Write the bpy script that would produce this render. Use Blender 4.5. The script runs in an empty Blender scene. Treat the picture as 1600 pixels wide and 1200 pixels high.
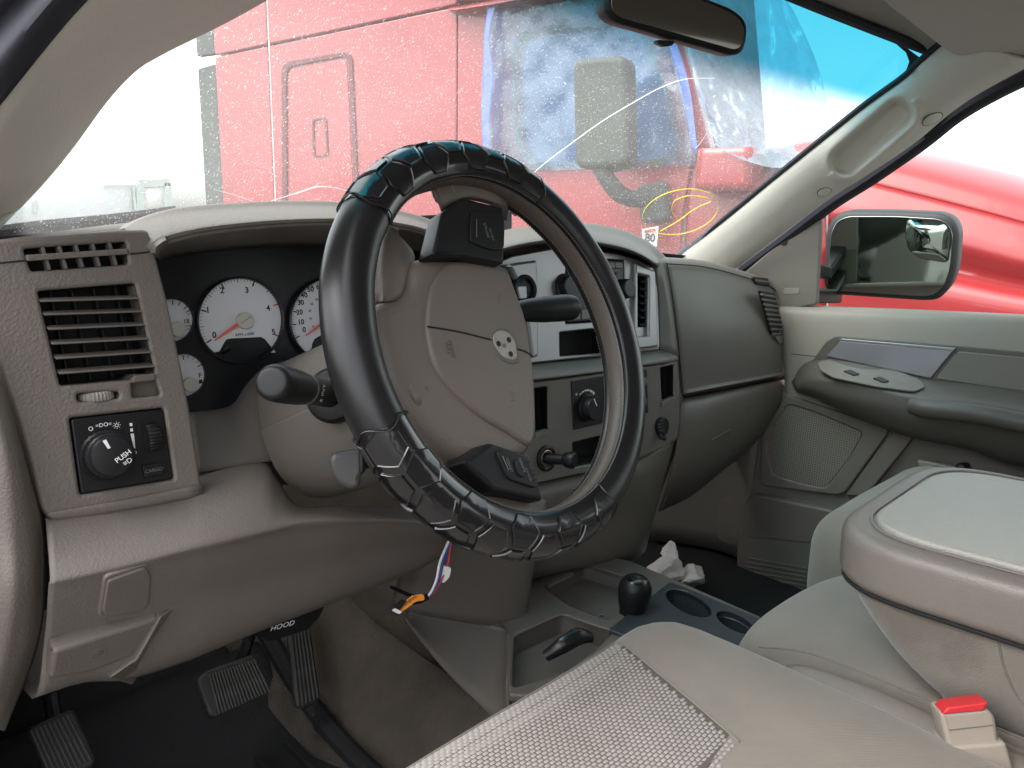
import bpy, bmesh, math, random
from mathutils import Vector, Matrix, noise

random.seed(7)
scene = bpy.context.scene
COL = scene.collection
V = Vector
rad = math.radians

# ------------------------------------------------------------------ camera
CAM = V((-0.926, -0.532, 1.565))
YAW, PITCH, ROLL, FPX = rad(45), rad(12), rad(-1.2), 1200.0
_f = V((math.sin(YAW)*math.cos(PITCH), math.cos(YAW)*math.cos(PITCH), -math.sin(PITCH)))
_r0 = V((math.cos(YAW), -math.sin(YAW), 0)); _u0 = _r0.cross(_f)
_r = math.cos(ROLL)*_r0 - math.sin(ROLL)*_u0
_u = math.sin(ROLL)*_r0 + math.cos(ROLL)*_u0
cam_data = bpy.data.cameras.new('camera'); cam = bpy.data.objects.new('camera', cam_data)
COL.objects.link(cam); scene.camera = cam
cam_data.sensor_width = 36; cam_data.lens = 36*FPX/1600; cam_data.clip_start = .02; cam_data.clip_end = 2000
mw = Matrix((_r, _u, -_f)).transposed().to_4x4(); mw.translation = CAM; cam.matrix_world = mw

# ------------------------------------------------------------------ light
SUN_EL, SUN_AZ = rad(60), rad(292)          # high, veiled by cloud
world = bpy.data.worlds.new('World'); scene.world = world; world.use_nodes = True
wn = world.node_tree; wn.nodes.clear()
sky = wn.nodes.new('ShaderNodeTexSky'); sky.sky_type = 'NISHITA'; sky.sun_disc = False
sky.sun_elevation = SUN_EL; sky.sun_rotation = SUN_AZ; sky.air_density = 1.0; sky.dust_density = 3.0; sky.ozone_density = 1.0
hs = wn.nodes.new('ShaderNodeHueSaturation'); hs.inputs['Saturation'].default_value = .22
bg = wn.nodes.new('ShaderNodeBackground'); bg.inputs['Strength'].default_value = .15
wo = wn.nodes.new('ShaderNodeOutputWorld')
wn.links.new(sky.outputs[0], hs.inputs['Color']); wn.links.new(hs.outputs[0], bg.inputs['Color']); wn.links.new(bg.outputs[0], wo.inputs[0])
sd = bpy.data.lights.new('sun', 'SUN'); sd.energy = .6; sd.angle = rad(60); sd.color = (1, .97, .92)
sun = bpy.data.objects.new('sun', sd); COL.objects.link(sun)
sdir = V((math.sin(SUN_AZ)*math.cos(SUN_EL), math.cos(SUN_AZ)*math.cos(SUN_EL), math.sin(SUN_EL)))
sun.rotation_euler = sdir.to_track_quat('Z', 'Y').to_euler(); sun.location = sdir*30
scene.view_settings.view_transform = 'Standard'; scene.view_settings.look = 'None'
scene.view_settings.exposure = 2.05; scene.view_settings.gamma = 1
scene.render.engine = 'CYCLES'
scene.cycles.max_bounces = 7; scene.cycles.diffuse_bounces = 4; scene.cycles.glossy_bounces = 3; scene.cycles.transparent_max_bounces = 24
scene.render.resolution_x = 1024; scene.render.resolution_y = 768

# ------------------------------------------------------------------ measuring: a pixel of the photograph to a point on a real plane
def ray(x, y): return _r*((x-800)/FPX) + _u*((600-y)/FPX) + _f
def at(x, y, X=None, Y=None, Z=None, D=None):
    d = ray(x, y)
    s = (X-CAM.x)/d.x if X is not None else (Y-CAM.y)/d.y if Y is not None else (Z-CAM.z)/d.z if Z is not None else D
    return CAM + d*s
class Plane:
    def __init__(s, o, n):
        s.o = V(o); s.n = V(n).normalized()
        s.ex = (V((1, 0, 0)) if abs(s.n.z) > .999 else V((0, 0, 1)).cross(s.n).normalized()); s.ey = s.n.cross(s.ex)
    def hit(s, x, y, h=0):
        d = ray(x, y); o = s.o + s.n*h
        return CAM + d*((o-CAM).dot(s.n)/d.dot(s.n))
    def uv(s, x, y, h=0):
        p = s.hit(x, y, h) - s.o
        return (p.dot(s.ex), p.dot(s.ey))
    def pt(s, u, v, h=0): return s.o + s.ex*u + s.ey*v + s.n*h
    def up(s, h): return Plane(s.o + s.n*h, s.n)

# ------------------------------------------------------------------ objects
def tag(o, label=None, cat=None, group=None, kind=None):
    if label: o['label'] = label
    if cat: o['category'] = cat
    if group: o['group'] = group
    if kind: o['kind'] = kind
    return o
def thing(name, loc, label, cat, group=None):
    o = bpy.data.objects.new(name, None); COL.objects.link(o); o.location = loc; o.empty_display_size = .05
    return tag(o, label, cat, group)
def wloc(o):
    p = V((0, 0, 0))
    while o: p = p + o.location; o = o.parent
    return p
def add(name, me, mat=None, parent=None):
    """link a mesh given in world coordinates; its origin goes to its middle"""
    if mat is not None and len(me.materials) == 0: me.materials.append(mat)
    o = bpy.data.objects.new(name, me); COL.objects.link(o)
    if me.vertices:
        c = V((0, 0, 0)); lo = V(me.vertices[0].co); hi = lo.copy()
        for v in me.vertices:
            for k in range(3):
                lo[k] = min(lo[k], v.co[k]); hi[k] = max(hi[k], v.co[k])
        c = (lo+hi)/2
        me.transform(Matrix.Translation(-c))
        o.location = c - (wloc(parent) if parent else V((0, 0, 0)))
    if parent: o.parent = parent
    return o
def mesh(name, verts, faces, mat=None, parent=None, smooth=True, sharp=35, bevel=0, seg=2, sub=0, uv=None):
    me = bpy.data.meshes.new(name); me.from_pydata([tuple(v) for v in verts], [], faces); me.update()
    return finish(name, me, mat, parent, smooth, sharp, bevel, seg, sub)
def finish(name, me, mat, parent, smooth=True, sharp=35, bevel=0, seg=2, sub=0):
    if smooth:
        me.polygons.foreach_set('use_smooth', [True]*len(me.polygons))
        if sharp and not sub: me.set_sharp_from_angle(angle=rad(sharp))
    o = add(name, me, mat, parent)
    if bevel:
        b = o.modifiers.new('bevel', 'BEVEL'); b.width = bevel; b.segments = seg; b.limit_method = 'ANGLE'; b.angle_limit = rad(30); b.harden_normals = True
    if sub:
        s = o.modifiers.new('sub', 'SUBSURF'); s.levels = s.render_levels = sub
    return o
def bm_done(name, bm, mat, parent=None, **k):
    me = bpy.data.meshes.new(name); bmesh.ops.recalc_face_normals(bm, faces=bm.faces); bm.to_mesh(me); bm.free()
    return finish(name, me, mat, parent, **k)

def rnd(poly, r, n=4):
    """round the corners of a 2D polygon"""
    out = []; N = len(poly)
    for i in range(N):
        p = V(poly[i]).to_2d(); a = V(poly[i-1]).to_2d(); b = V(poly[(i+1) % N]).to_2d()
        da = a-p; db = b-p
        if da.length < 1e-9 or db.length < 1e-9: continue
        t = min(r, da.length*.48, db.length*.48)
        A = p+da.normalized()*t; B = p+db.normalized()*t
        for k in range(n+1):
            f = k/n; out.append(tuple((1-f)**2*A + 2*f*(1-f)*p + f*f*B))
    return out
def panel_uv(name, outer, holes, pl, thick, mat, parent=None, bev=.0012, res=2):
    """a plate with holes lying in a plane, its front on the plane, its edges rounded"""
    cu = bpy.data.curves.new(name, 'CURVE'); cu.dimensions = '2D'; cu.fill_mode = 'BOTH'
    for poly in [outer]+list(holes):
        s = cu.splines.new('POLY'); s.points.add(len(poly)-1)
        for k, p in enumerate(poly): s.points[k].co = (p[0], p[1], 0, 1)
        s.use_cyclic_u = True
    bev = min(bev, thick*.45)
    cu.extrude = thick/2-bev; cu.bevel_depth = bev; cu.bevel_resolution = res; cu.offset = -bev
    ob = bpy.data.objects.new(name, cu); me = bpy.data.meshes.new_from_object(ob)
    bpy.data.objects.remove(ob); bpy.data.curves.remove(cu)
    M = Matrix((pl.ex, pl.ey, pl.n)).transposed().to_4x4(); M.translation = pl.o - pl.n*(thick/2)
    me.transform(M); me.materials.clear()
    return finish(name, me, mat, parent, sharp=50)
def panel(name, outer, holes, pl, thick, mat, parent=None, bev=.0012, r=.003, hr=.002, h=0):
    q = pl.up(h) if h else pl
    return panel_uv(name, rnd([q.uv(*p) for p in outer], r), [rnd([q.uv(*p) for p in hh], hr) for hh in holes], q, thick, mat, parent, bev)

def cr(p0, p1, p2, p3, t):
    return .5*((2*p1) + (p2-p0)*t + (2*p0-5*p1+4*p2-p3)*t*t + (3*p1-p0-3*p2+p3)*t**3)
def spline(pts, n, closed=False):
    """Catmull-Rom through the points, n steps a span"""
    pts = [V(p) for p in pts]; N = len(pts); out = []
    if N < 3 and not closed:
        return [pts[0].lerp(pts[-1], k/n) for k in range(n+1)]
    for i in range(N if closed else N-1):
        if closed: a, b, c, d = pts[i-1], pts[i], pts[(i+1) % N], pts[(i+2) % N]
        else:
            b, c = pts[i], pts[i+1]; a = pts[i-1] if i else 2*b-c; d = pts[i+2] if i+2 < N else 2*c-b
        for k in range(n): out.append(cr(a, b, c, d, k/n))
    if not closed: out.append(pts[-1])
    return out
def lin(pts, n):
    out = []
    for a, b in zip(pts, pts[1:]):
        for k in range(n): out.append(V(a).lerp(V(b), k/n))
    return out+[V(pts[-1])]
def patch(name, rows, mat, parent=None, nu=5, nv=5, thick=.004, linv=False, linu=False, sharp=40, uvmap=False, toward=None, bevel=0):
    """a skin through a grid of points, given real thickness on its far side"""
    R = [(lin if linu else spline)(r, nu) for r in rows]
    cols = [(lin if linv else spline)([r[i] for r in R], nv) for i in range(len(R[0]))]
    nc = len(cols); nr = len(cols[0])
    verts = [cols[i][j] for j in range(nr) for i in range(nc)]
    faces = [(j*nc+i, j*nc+i+1, (j+1)*nc+i+1, (j+1)*nc+i) for j in range(nr-1) for i in range(nc-1)]
    m = nr//2*nc+nc//2; n = (verts[m+1]-verts[m]).cross(verts[m-nc]-verts[m]) * -1
    f0 = faces[min(len(faces)-1, (nr//2)*(nc-1)+nc//2)]
    n = (verts[f0[1]]-verts[f0[0]]).cross(verts[f0[2]]-verts[f0[0]])
    if n.dot((toward or CAM)-verts[m]) < 0: faces = [f[::-1] for f in faces]
    me = bpy.data.meshes.new(name); me.from_pydata([tuple(v) for v in verts], [], faces); me.update()
    if uvmap:
        u = me.uv_layers.new(name='UVMap')
        for l in me.loops:
            k = l.vertex_index; u.data[l.index].uv = ((k % nc)/(nc-1), (k//nc)/(nr-1))
    o = finish(name, me, mat, parent, sharp=sharp)
    if thick:
        s = o.modifiers.new('solid', 'SOLIDIFY'); s.thickness = thick; s.offset = -1
    if bevel:
        b = o.modifiers.new('bevel', 'BEVEL'); b.width = bevel; b.segments = 2; b.limit_method = 'ANGLE'; b.angle_limit = rad(50); b.harden_normals = True
    return o
def tube(name, pts, r, mat, parent=None, n=10, steps=6, closed=False, flat=1.0, caps=True):
    """a swept tube; r a number or one radius a point"""
    P = spline(pts, steps, closed); N = len(P)
    rs = [r]*len(pts) if not isinstance(r, (list, tuple)) else list(r)
    def rr(i):
        t = i/steps; k = int(t); f = t-k
        return rs[k % len(rs)]*(1-f) + rs[(k+1) % len(rs) if closed else min(k+1, len(rs)-1)]*f
    verts = []; faces = []; up = None
    for i in range(N):
        T = (P[(i+1) % N]-P[i-1]) if closed else (P[min(i+1, N-1)]-P[max(i-1, 0)])
        T.normalize()
        if up is None: up = T.orthogonal()
        up = (up - T*up.dot(T)).normalized(); s = T.cross(up)
        for k in range(n):
            a = 2*math.pi*k/n; verts.append(P[i] + (up*math.cos(a) + s*math.sin(a)*flat)*rr(i))
    for i in range(N if closed else N-1):
        for k in range(n):
            j = (i+1) % N; faces.append((i*n+k, i*n+(k+1) % n, j*n+(k+1) % n, j*n+k))
    if not closed and caps: faces += [tuple(range(n))[::-1], tuple((N-1)*n+k for k in range(n))]
    return mesh(name, verts, faces, mat, parent)
def lathe(name, prof, o, axis, mat, parent=None, n=28, flute=0, bump=0, xdir=None):
    """profile of (radius, height along axis)"""
    ax = V(axis).normalized(); e = (V(xdir) if xdir else ax.orthogonal()); e = (e-ax*e.dot(ax)).normalized(); s = ax.cross(e)
    verts = []; faces = []
    for (r, h) in prof:
        for k in range(n):
            a = 2*math.pi*k/n; q = r*(1+(bump if flute and k % 2 else 0))
            verts.append(V(o) + ax*h + (e*math.cos(a)+s*math.sin(a))*q)
    for i in range(len(prof)-1):
        for k in range(n): faces.append((i*n+k, i*n+(k+1) % n, (i+1)*n+(k+1) % n, (i+1)*n+k))
    if prof[-1][0] > 1e-6: faces.append(tuple((len(prof)-1)*n+k for k in range(n)))
    if prof[0][0] > 1e-6: faces.append(tuple(range(n))[::-1])
    return mesh(name, verts, faces, mat, parent, sharp=30)
def bar(name, a, b, w, t, mat, parent=None, up=(0, 0, 1), bevel=.0006):
    """a straight bar from a to b, w wide along the third axis and t thick along up"""
    a = V(a); b = V(b); d = (b-a).normalized(); u = V(up); u = (u-d*u.dot(d)).normalized(); s = d.cross(u)
    vs = [p+s*(w/2*i)+u*(t/2*j) for p in (a, b) for i, j in ((-1, -1), (1, -1), (1, 1), (-1, 1))]
    return mesh(name, vs, [(3, 2, 1, 0), (4, 5, 6, 7), (0, 1, 5, 4), (1, 2, 6, 5), (2, 3, 7, 6), (3, 0, 4, 7)], mat, parent, bevel=bevel, seg=1)
def rbox(name, lo, hi, r, mat, parent=None, n=10, fn=None, sharp=0):
    """a soft box with rounded edges; fn(p) bends it further"""
    lo = V(lo); hi = V(hi); bm = bmesh.new(); bmesh.ops.create_cube(bm, size=2)
    bmesh.ops.subdivide_edges(bm, edges=bm.edges, cuts=n, use_grid_fill=True)
    c = (lo+hi)/2; h = (hi-lo)/2; rr = V((min(r, h.x), min(r, h.y), min(r, h.z)))
    for v in bm.verts:
        p = V((v.co.x*h.x, v.co.y*h.y, v.co.z*h.z))
        # denser near the edges
        for k in range(3):
            t = p[k]/h[k]; p[k] = h[k]*(1.35*t-.35*t**3)
        q = V([max(-(h[k]-rr[k]), min(h[k]-rr[k], p[k])) for k in range(3)])
        d = V([(p[k]-q[k])/rr[k] for k in range(3)])
        if d.length > 1e-6:
            m = max(abs(d.x), abs(d.y), abs(d.z)); d = d.normalized()*m
            q = q + V([d[k]*rr[k] for k in range(3)])
        p = c+q
        v.co = fn(p) if fn else p
    return bm_done(name, bm, mat, parent, sharp=sharp)
def slab(name, pts, d, mat, parent=None, bevel=.002, seg=2):
    """a polygon of points pushed along d"""
    pts = [V(p) for p in pts]; d = V(d); n = len(pts)
    bm = bmesh.new(); a = [bm.verts.new(p) for p in pts]; b = [bm.verts.new(p+d) for p in pts]
    bm.faces.new(a); bm.faces.new(b[::-1])
    for i in range(n): bm.faces.new((a[i], b[i], b[(i+1) % n], a[(i+1) % n]))
    return bm_done(name, bm, mat, parent, bevel=bevel, seg=seg)
def text(name, s, o, ex, ey, size, mat, parent=None, depth=.0001, bold=0, shear=0):
    cu = bpy.data.curves.new(name, 'FONT'); cu.body = s; cu.size = size; cu.align_x = 'CENTER'; cu.align_y = 'CENTER'
    cu.extrude = depth; cu.offset = bold*size; cu.shear = shear; cu.resolution_u = 3
    ob = bpy.data.objects.new(name, cu); me = bpy.data.meshes.new_from_object(ob)
    bpy.data.objects.remove(ob); bpy.data.curves.remove(cu); me.materials.clear()
    ex = V(ex).normalized(); n = ex.cross(V(ey)).normalized(); ey2 = n.cross(ex)
    M = Matrix((ex, ey2, n)).transposed().to_4x4(); M.translation = V(o)
    me.transform(M)
    return finish(name, me, mat, parent, smooth=False)

# ------------------------------------------------------------------ materials
def nodes(name):
    m = bpy.data.materials.new(name); m.use_nodes = True; t = m.node_tree
    return m, t, t.nodes['Principled BSDF'], t.nodes['Material Output']
def grain(t, scale, strength, dist=.001, kind='leather', coord='Object'):
    tc = t.nodes.new('ShaderNodeTexCoord'); bp = t.nodes.new('ShaderNodeBump'); bp.inputs['Strength'].default_value = strength; bp.inputs['Distance'].default_value = dist
    if kind == 'leather':
        vo = t.nodes.new('ShaderNodeTexVoronoi'); vo.inputs['Scale'].default_value = scale; vo.feature = 'SMOOTH_F1'
        if 'Smoothness' in vo.inputs: vo.inputs['Smoothness'].default_value = .6
        nz = t.nodes.new('ShaderNodeTexNoise'); nz.inputs['Scale'].default_value = scale*.55; nz.inputs['Detail'].default_value = 3
        mx = t.nodes.new('ShaderNodeMath'); mx.operation = 'ADD'
        t.links.new(tc.outputs[coord], vo.inputs['Vector']); t.links.new(tc.outputs[coord], nz.inputs['Vector'])
        t.links.new(vo.outputs['Distance'], mx.inputs[0]); t.links.new(nz.outputs[0], mx.inputs[1]); src = mx.outputs[0]
    elif kind == 'weave':
        w1 = t.nodes.new('ShaderNodeTexWave'); w1.bands_direction = 'DIAGONAL'; w1.inputs['Scale'].default_value = scale; w1.inputs['Distortion'].default_value = .6; w1.inputs['Detail'].default_value = 1
        nz = t.nodes.new('ShaderNodeTexNoise'); nz.inputs['Scale'].default_value = scale*2.2; nz.inputs['Detail'].default_value = 4
        mx = t.nodes.new('ShaderNodeMath'); mx.operation = 'ADD'
        t.links.new(tc.outputs[coord], w1.inputs['Vector']); t.links.new(tc.outputs[coord], nz.inputs['Vector'])
        t.links.new(w1.outputs['Fac'], mx.inputs[0]); t.links.new(nz.outputs[0], mx.inputs[1]); src = mx.outputs[0]
    else:
        nz = t.nodes.new('ShaderNodeTexNoise'); nz.inputs['Scale'].default_value = scale; nz.inputs['Detail'].default_value = 5
        t.links.new(tc.outputs[coord], nz.inputs['Vector']); src = nz.outputs[0]
    t.links.new(src, bp.inputs['Height']); return bp
def mottle(t, col, amount, scale, coord='Object', dirt=None):
    """slow change of colour: wear, dust and stains"""
    tc = t.nodes.new('ShaderNodeTexCoord'); nz = t.nodes.new('ShaderNodeTexNoise'); nz.inputs['Scale'].default_value = scale; nz.inputs['Detail'].default_value = 6; nz.inputs['Roughness'].default_value = .62
    rp = t.nodes.new('ShaderNodeValToRGB'); c = V(col)
    rp.color_ramp.elements[0].position = .3; rp.color_ramp.elements[1].position = .72
    d = V(dirt) if dirt else c*(1-amount)
    rp.color_ramp.elements[0].color = (*d, 1); rp.color_ramp.elements[1].color = (*(c*(1+amount*.5)), 1)
    t.links.new(tc.outputs[coord], nz.inputs['Vector']); t.links.new(nz.outputs[0], rp.inputs['Fac'])
    return rp.outputs['Color'], nz
def mat(name, col, rough=.5, g=0, gs=.3, gd=.0006, kind='leather', var=.08, vs=9, metal=0, spec=.5, coat=0, dirt=None, sheen=0, em=None):
    m, t, b, o = nodes(name)
    b.inputs['Roughness'].default_value = rough; b.inputs['Metallic'].default_value = metal; b.inputs['Specular IOR Level'].default_value = spec
    b.inputs['Coat Weight'].default_value = coat; b.inputs['Sheen Weight'].default_value = sheen
    if var:
        c, nz = mottle(t, col, var, vs, dirt=dirt); t.links.new(c, b.inputs['Base Color'])
        mr = t.nodes.new('ShaderNodeMapRange'); mr.inputs['To Min'].default_value = max(.02, rough-.08); mr.inputs['To Max'].default_value = min(1, rough+.1)
        t.links.new(nz.outputs[0], mr.inputs['Value']); t.links.new(mr.outputs[0], b.inputs['Roughness'])
    else: b.inputs['Base Color'].default_value = (*col, 1)
    if g: t.links.new(grain(t, g, gs, gd, kind).outputs[0], b.inputs['Normal'])
    return m
TAUPE = (.150, .128, .111)
m_dash = mat('grained_taupe_plastic', TAUPE, .47, 400, .36, .0010, var=.07)
m_lower = mat('grained_taupe_plastic_lower', (.132, .113, .099), .50, 420, .30, .0009, var=.10, vs=7)
m_soft = mat('smooth_taupe_plastic', (.118, .102, .089), .5, 700, .15, .0004, var=.06)
m_stack = mat('stack_plastic_glass_tint', (.128, .118, .102), .45, 600, .3, .0004, var=.06)  # dash plastic again, greenish cast of light through tinted glass painted in
m_light = mat('light_taupe_trim', (.66, .635, .575), .5, 420, .45, .0008, var=.05)
m_head = mat('headliner_cloth', (.40, .37, .33), .95, 900, .3, .0008, 'noise', var=.05, sheen=.3)
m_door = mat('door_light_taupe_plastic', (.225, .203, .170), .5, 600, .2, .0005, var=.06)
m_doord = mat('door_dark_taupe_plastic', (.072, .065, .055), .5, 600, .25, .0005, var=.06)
m_black = mat('black_plastic', (.010, .010, .011), .40, 700, .15, .0003, var=.1, spec=.32)
m_blackm = mat('matt_black', (.008, .008, .008), .8, var=0)
m_leather = mat('black_smooth_leather', (.010, .0095, .0105), .30, 900, .12, .0003, var=.15, vs=25)
m_gloss = mat('black_glossy_vinyl', (.007, .007, .008), .22, 700, .06, .0002, var=.1, coat=.4)
m_silver = mat('silver_paint', (.28, .28, .285), .40, 0, var=.04, vs=14, metal=.75)
m_chrome = mat('brushed_silver', (.30, .30, .32), .42, 1600, .05, .0002, 'noise', var=.05, metal=.85)
m_fabric = mat('taupe_seat_cloth', (.178, .157, .129), .9, 240, .30, .0008, 'weave', var=.17, vs=7, sheen=.25)
m_vinyl = mat('taupe_seat_vinyl', (.188, .162, .142), .40, 700, .3, .0005, var=.07, vs=12)
m_lidtop = mat('pale_lid_vinyl', (.35, .33, .29), .42, 420, .5, .0008, var=.07, vs=10)  # lighter tone of the seat vinyl for the lid top
m_weave = mat('woven_insert_thread', (.29, .266, .245), .85, 2500, .3, .0003, 'noise', var=.1, vs=14)
m_stain, _t, _b, _o = nodes('stained_seat_cloth'); _b.inputs['Roughness'].default_value = .9; _b.inputs['Sheen Weight'].default_value = .35
_c, _n = mottle(_t, (.20, .175, .145), .16, 7); _tc = _t.nodes.new('ShaderNodeTexCoord'); _nz = _t.nodes.new('ShaderNodeTexNoise'); _nz.inputs['Scale'].default_value = 22; _nz.inputs['Detail'].default_value = 5
_mp = _t.nodes.new('ShaderNodeMapping'); _mp.name = 'stain_place'; _vl = _t.nodes.new('ShaderNodeVectorMath'); _vl.operation = 'LENGTH'
_t.links.new(_tc.outputs['Object'], _mp.inputs[0]); _t.links.new(_mp.outputs[0], _vl.inputs[0]); _t.links.new(_tc.outputs['Object'], _nz.inputs[0])
_a = _t.nodes.new('ShaderNodeMath'); _a.operation = 'MULTIPLY_ADD'; _a.inputs[1].default_value = 1.6; _t.links.new(_nz.outputs[0], _a.inputs[0]); _t.links.new(_vl.outputs['Value'], _a.inputs[2])
_mr = _t.nodes.new('ShaderNodeMapRange'); _mr.inputs['From Min'].default_value = 1.15; _mr.inputs['From Max'].default_value = 1.75; _mr.inputs['To Min'].default_value = .65; _mr.inputs['To Max'].default_value = 0
_t.links.new(_a.outputs[0], _mr.inputs['Value']); _mx = _t.nodes.new('ShaderNodeMix'); _mx.data_type = 'RGBA'; _mx.inputs[7].default_value = (.10, .085, .07, 1)
_t.links.new(_mr.outputs[0], _mx.inputs[0]); _t.links.new(_c, _mx.inputs[6]); _t.links.new(_mx.outputs[2], _b.inputs['Base Color']); _t.links.new(grain(_t, 260, .25, .0008, 'weave').outputs[0], _b.inputs['Normal'])
m_weaveb = mat('woven_insert_base', (.085, .075, .066), .9, var=.1)
m_carpet = mat('brown_carpet', (.088, .073, .058), 1, 420, 1, .004, 'noise', var=.3, vs=16, sheen=0)
m_rubber = mat('black_rubber_mat', (.008, .0085, .0095), .75, 160, .5, .003, 'noise', var=.5, vs=18)
m_steel = mat('worn_pedal_steel', (.07, .065, .06), .5, 400, .3, .0006, 'noise', var=.5, vs=40)
m_pedal = mat('pedal_rubber', (.028, .026, .024), .6, 500, .3, .0005, 'noise', var=.5, vs=50)
m_white = mat('white_plastic', (.7, .69, .66), .5, var=.06)
m_gauge = mat('gauge_face', (.70, .70, .73), .55, var=.02)
m_cream = mat('cream_plastic', (.55, .52, .45), .5, var=.05)
m_orange = mat('orange_needle', (.85, .10, .045), .5, var=0)
m_redink = mat('red_print', (.5, .03, .03), .6, var=0)
m_ink = mat('black_print', (.012, .012, .012), .6, var=0)
m_whiteink = mat('white_print', (.72, .72, .72), .6, var=0)
m_greyink = mat('grey_print', (.13, .13, .13), .6, var=0)
m_lens = mat('cluster_black', (.010, .011, .013), .3, var=.1, vs=20)
m_buckler = mat('red_buckle_button', (.60, .03, .035), .4, var=.05)
m_glassdark = mat('dark_display', (.01, .01, .012), .12, var=0)
m_thread = mat('thread', (.15, .135, .12), .8, var=.1, vs=60)
m_threadw = mat('light_thread', (.45, .42, .40), .8, var=.1, vs=60)
m_tissue = mat('white_paper', (.75, .73, .70), .9, 300, .4, .001, 'noise', var=.08, vs=30)
m_wblue = mat('blue_wire', (.015, .05, .28), .45, var=0); m_wred = mat('red_wire', (.42, .02, .02), .45, var=0); m_wwhite = mat('white_wire', (.66, .65, .62), .45, var=0)
m_tape = mat('orange_tape', (.80, .26, .02), .5, var=.1, vs=60)
m_seal = mat('dark_rubber_seal', (.018, .020, .030), .6, 300, .2, .0005, 'noise', var=.2)
m_dashtop = m_dash
# ================================================================== OUTSIDE
def proj(p):
    d = V(p)-CAM; z = d.dot(_f)
    return 800+FPX*d.dot(_r)/z, 600-FPX*d.dot(_u)/z
m_asph = mat('pale_gravel_ground', (.16, .15, .135), .95, 60, .6, .02, 'noise', var=.25, vs=1.5)
g = mesh('ground', [(-400, -400, 0), (400, -400, 0), (400, 400, 0), (-400, 400, 0)], [(0, 1, 2, 3)], m_asph); tag(g, kind='structure')

m_red = mat('red_truck_paint', (.31, .026, .029), .34, 0, var=.10, vs=1.3, coat=.35, spec=.5)
_t = m_red.node_tree; _b = _t.nodes['Principled BSDF']; _b.inputs['Coat Weight'].default_value = .5; _b.inputs['Coat Roughness'].default_value = .10
_g = grain(_t, 1.6, .35, .03, 'noise'); _t.links.new(_g.outputs[0], _b.inputs['Coat Normal'])
m_redd = mat('dark_red_seal', (.13, .018, .020), .6, var=.1)
m_grey = mat('weathered_grey_plastic', (.060, .068, .060), .7, 120, .2, .002, 'noise', var=.15, vs=6)
m_seam = mat('panel_gap', (.03, .012, .012), .8, var=0)
SP = Plane((2.6, 2.2, 2.0), (-.976, -.22, 0))
semi = thing('semi_truck', (2.9, 2.3, 0), 'red semi truck with sleeper cab parked beyond the windshield', 'truck')
def S(x, y, h=0): return SP.hit(x, y, h)
U = lambda x, y: SP.uv(x, y)
def srect(name, u0, u1, v0, v1, m, parent, th=.06, r=.03, h=0, bev=.008, holes=()):
    return panel_uv(name, rnd([(u0, v0), (u1, v0), (u1, v1), (u0, v1)], r), holes, SP.up(h), th, m, parent, bev)
ur0 = U(341, 190)[0]; usp = U(424, 190)[0]; uc = U(713, 150)[0]; vseam = U(343, 87)[1]; vseam2 = U(740, 3)[1]
zb = -1.15
gp = .007
ub1 = U(1030, 60)[0]
slab('cab_body', [SP.pt(ur0+.02, -1.2, -.08), SP.pt(ub1, -1.2, -.08), SP.pt(ub1, .15, -.08), SP.pt(ub1-.25, 1.6, -.08), SP.pt(ur0+.02, 1.6, -.08)], -SP.n*2.2, m_redd, semi, bevel=.03)
slab('chassis', [SP.pt(ur0-.8, -1.45, -.5), SP.pt(2.6, -1.45, -.5), SP.pt(2.6, -1.15, -.5), SP.pt(ur0-.8, -1.15, -.5)], -SP.n*1.2, m_grey, semi, bevel=.02)
for uu in (ur0-.3, 1.75):
    lathe('wheel', [(.0, -.14), (.46, -.14), (.5, -.09), (.5, .09), (.46, .14), (.28, .14), (.26, .06), (0, .06)], SP.pt(uu, -1.5, -.2), SP.n, m_seal, semi, n=32)
vs0 = (vseam+vseam2)/2
def quadpanel(name, u0, u1, va0, va1, vb0, vb1, m, holes=()):
    """u0..u1, lower edge va0->va1, upper edge vb0->vb1"""
    return panel_uv(name, rnd([(u0, va0), (u1, va1), (u1, vb1), (u0, vb0)], .03), holes, SP, .06, m, semi, .008)
def vline(u): return vseam + (vseam2-vseam)*(u-ur0)/(U(740, 3)[0]-ur0)
quadpanel('side_panel', ur0, usp-gp, zb, zb, vline(ur0)-gp, vline(usp)-gp, m_red)
quadpanel('side_panel', ur0, usp-gp, vline(ur0)+gp, vline(usp)+gp, 1.7, 1.7, m_red)
quadpanel('side_panel', usp+gp, uc, zb, zb, vline(usp)-gp, vline(uc)-gp, m_red)
quadpanel('side_panel', usp+gp, uc, vline(usp)+gp, vline(uc)+gp, 1.7, 1.7, m_red)
bar('gap_light_strip', SP.pt(usp, -1.1, -.012), SP.pt(usp, 1.65, -.012), .012, .01, m_white, semi, up=SP.n)  # white strip stands in for light showing through the panel gap
# rear fairing: grey rubber extenders with a bright gap between them
ub0 = U(312, 190)[0]
panel_uv('side_extender', rnd([(ub0, zb), (ur0-.01, zb), (ur0-.01, vline(ur0)-.05), (ub0, vline(ub0)-.06)], .015), [], SP.up(-.01), .05, m_grey, semi, .008)
panel_uv('side_extender', rnd([(ub0, vline(ub0)+.03), (ur0-.01, vline(ur0)+.02), (ur0-.01, 1.7), (ub0, 1.7)], .015), [], SP.up(-.01), .05, m_grey, semi, .008)
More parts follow.
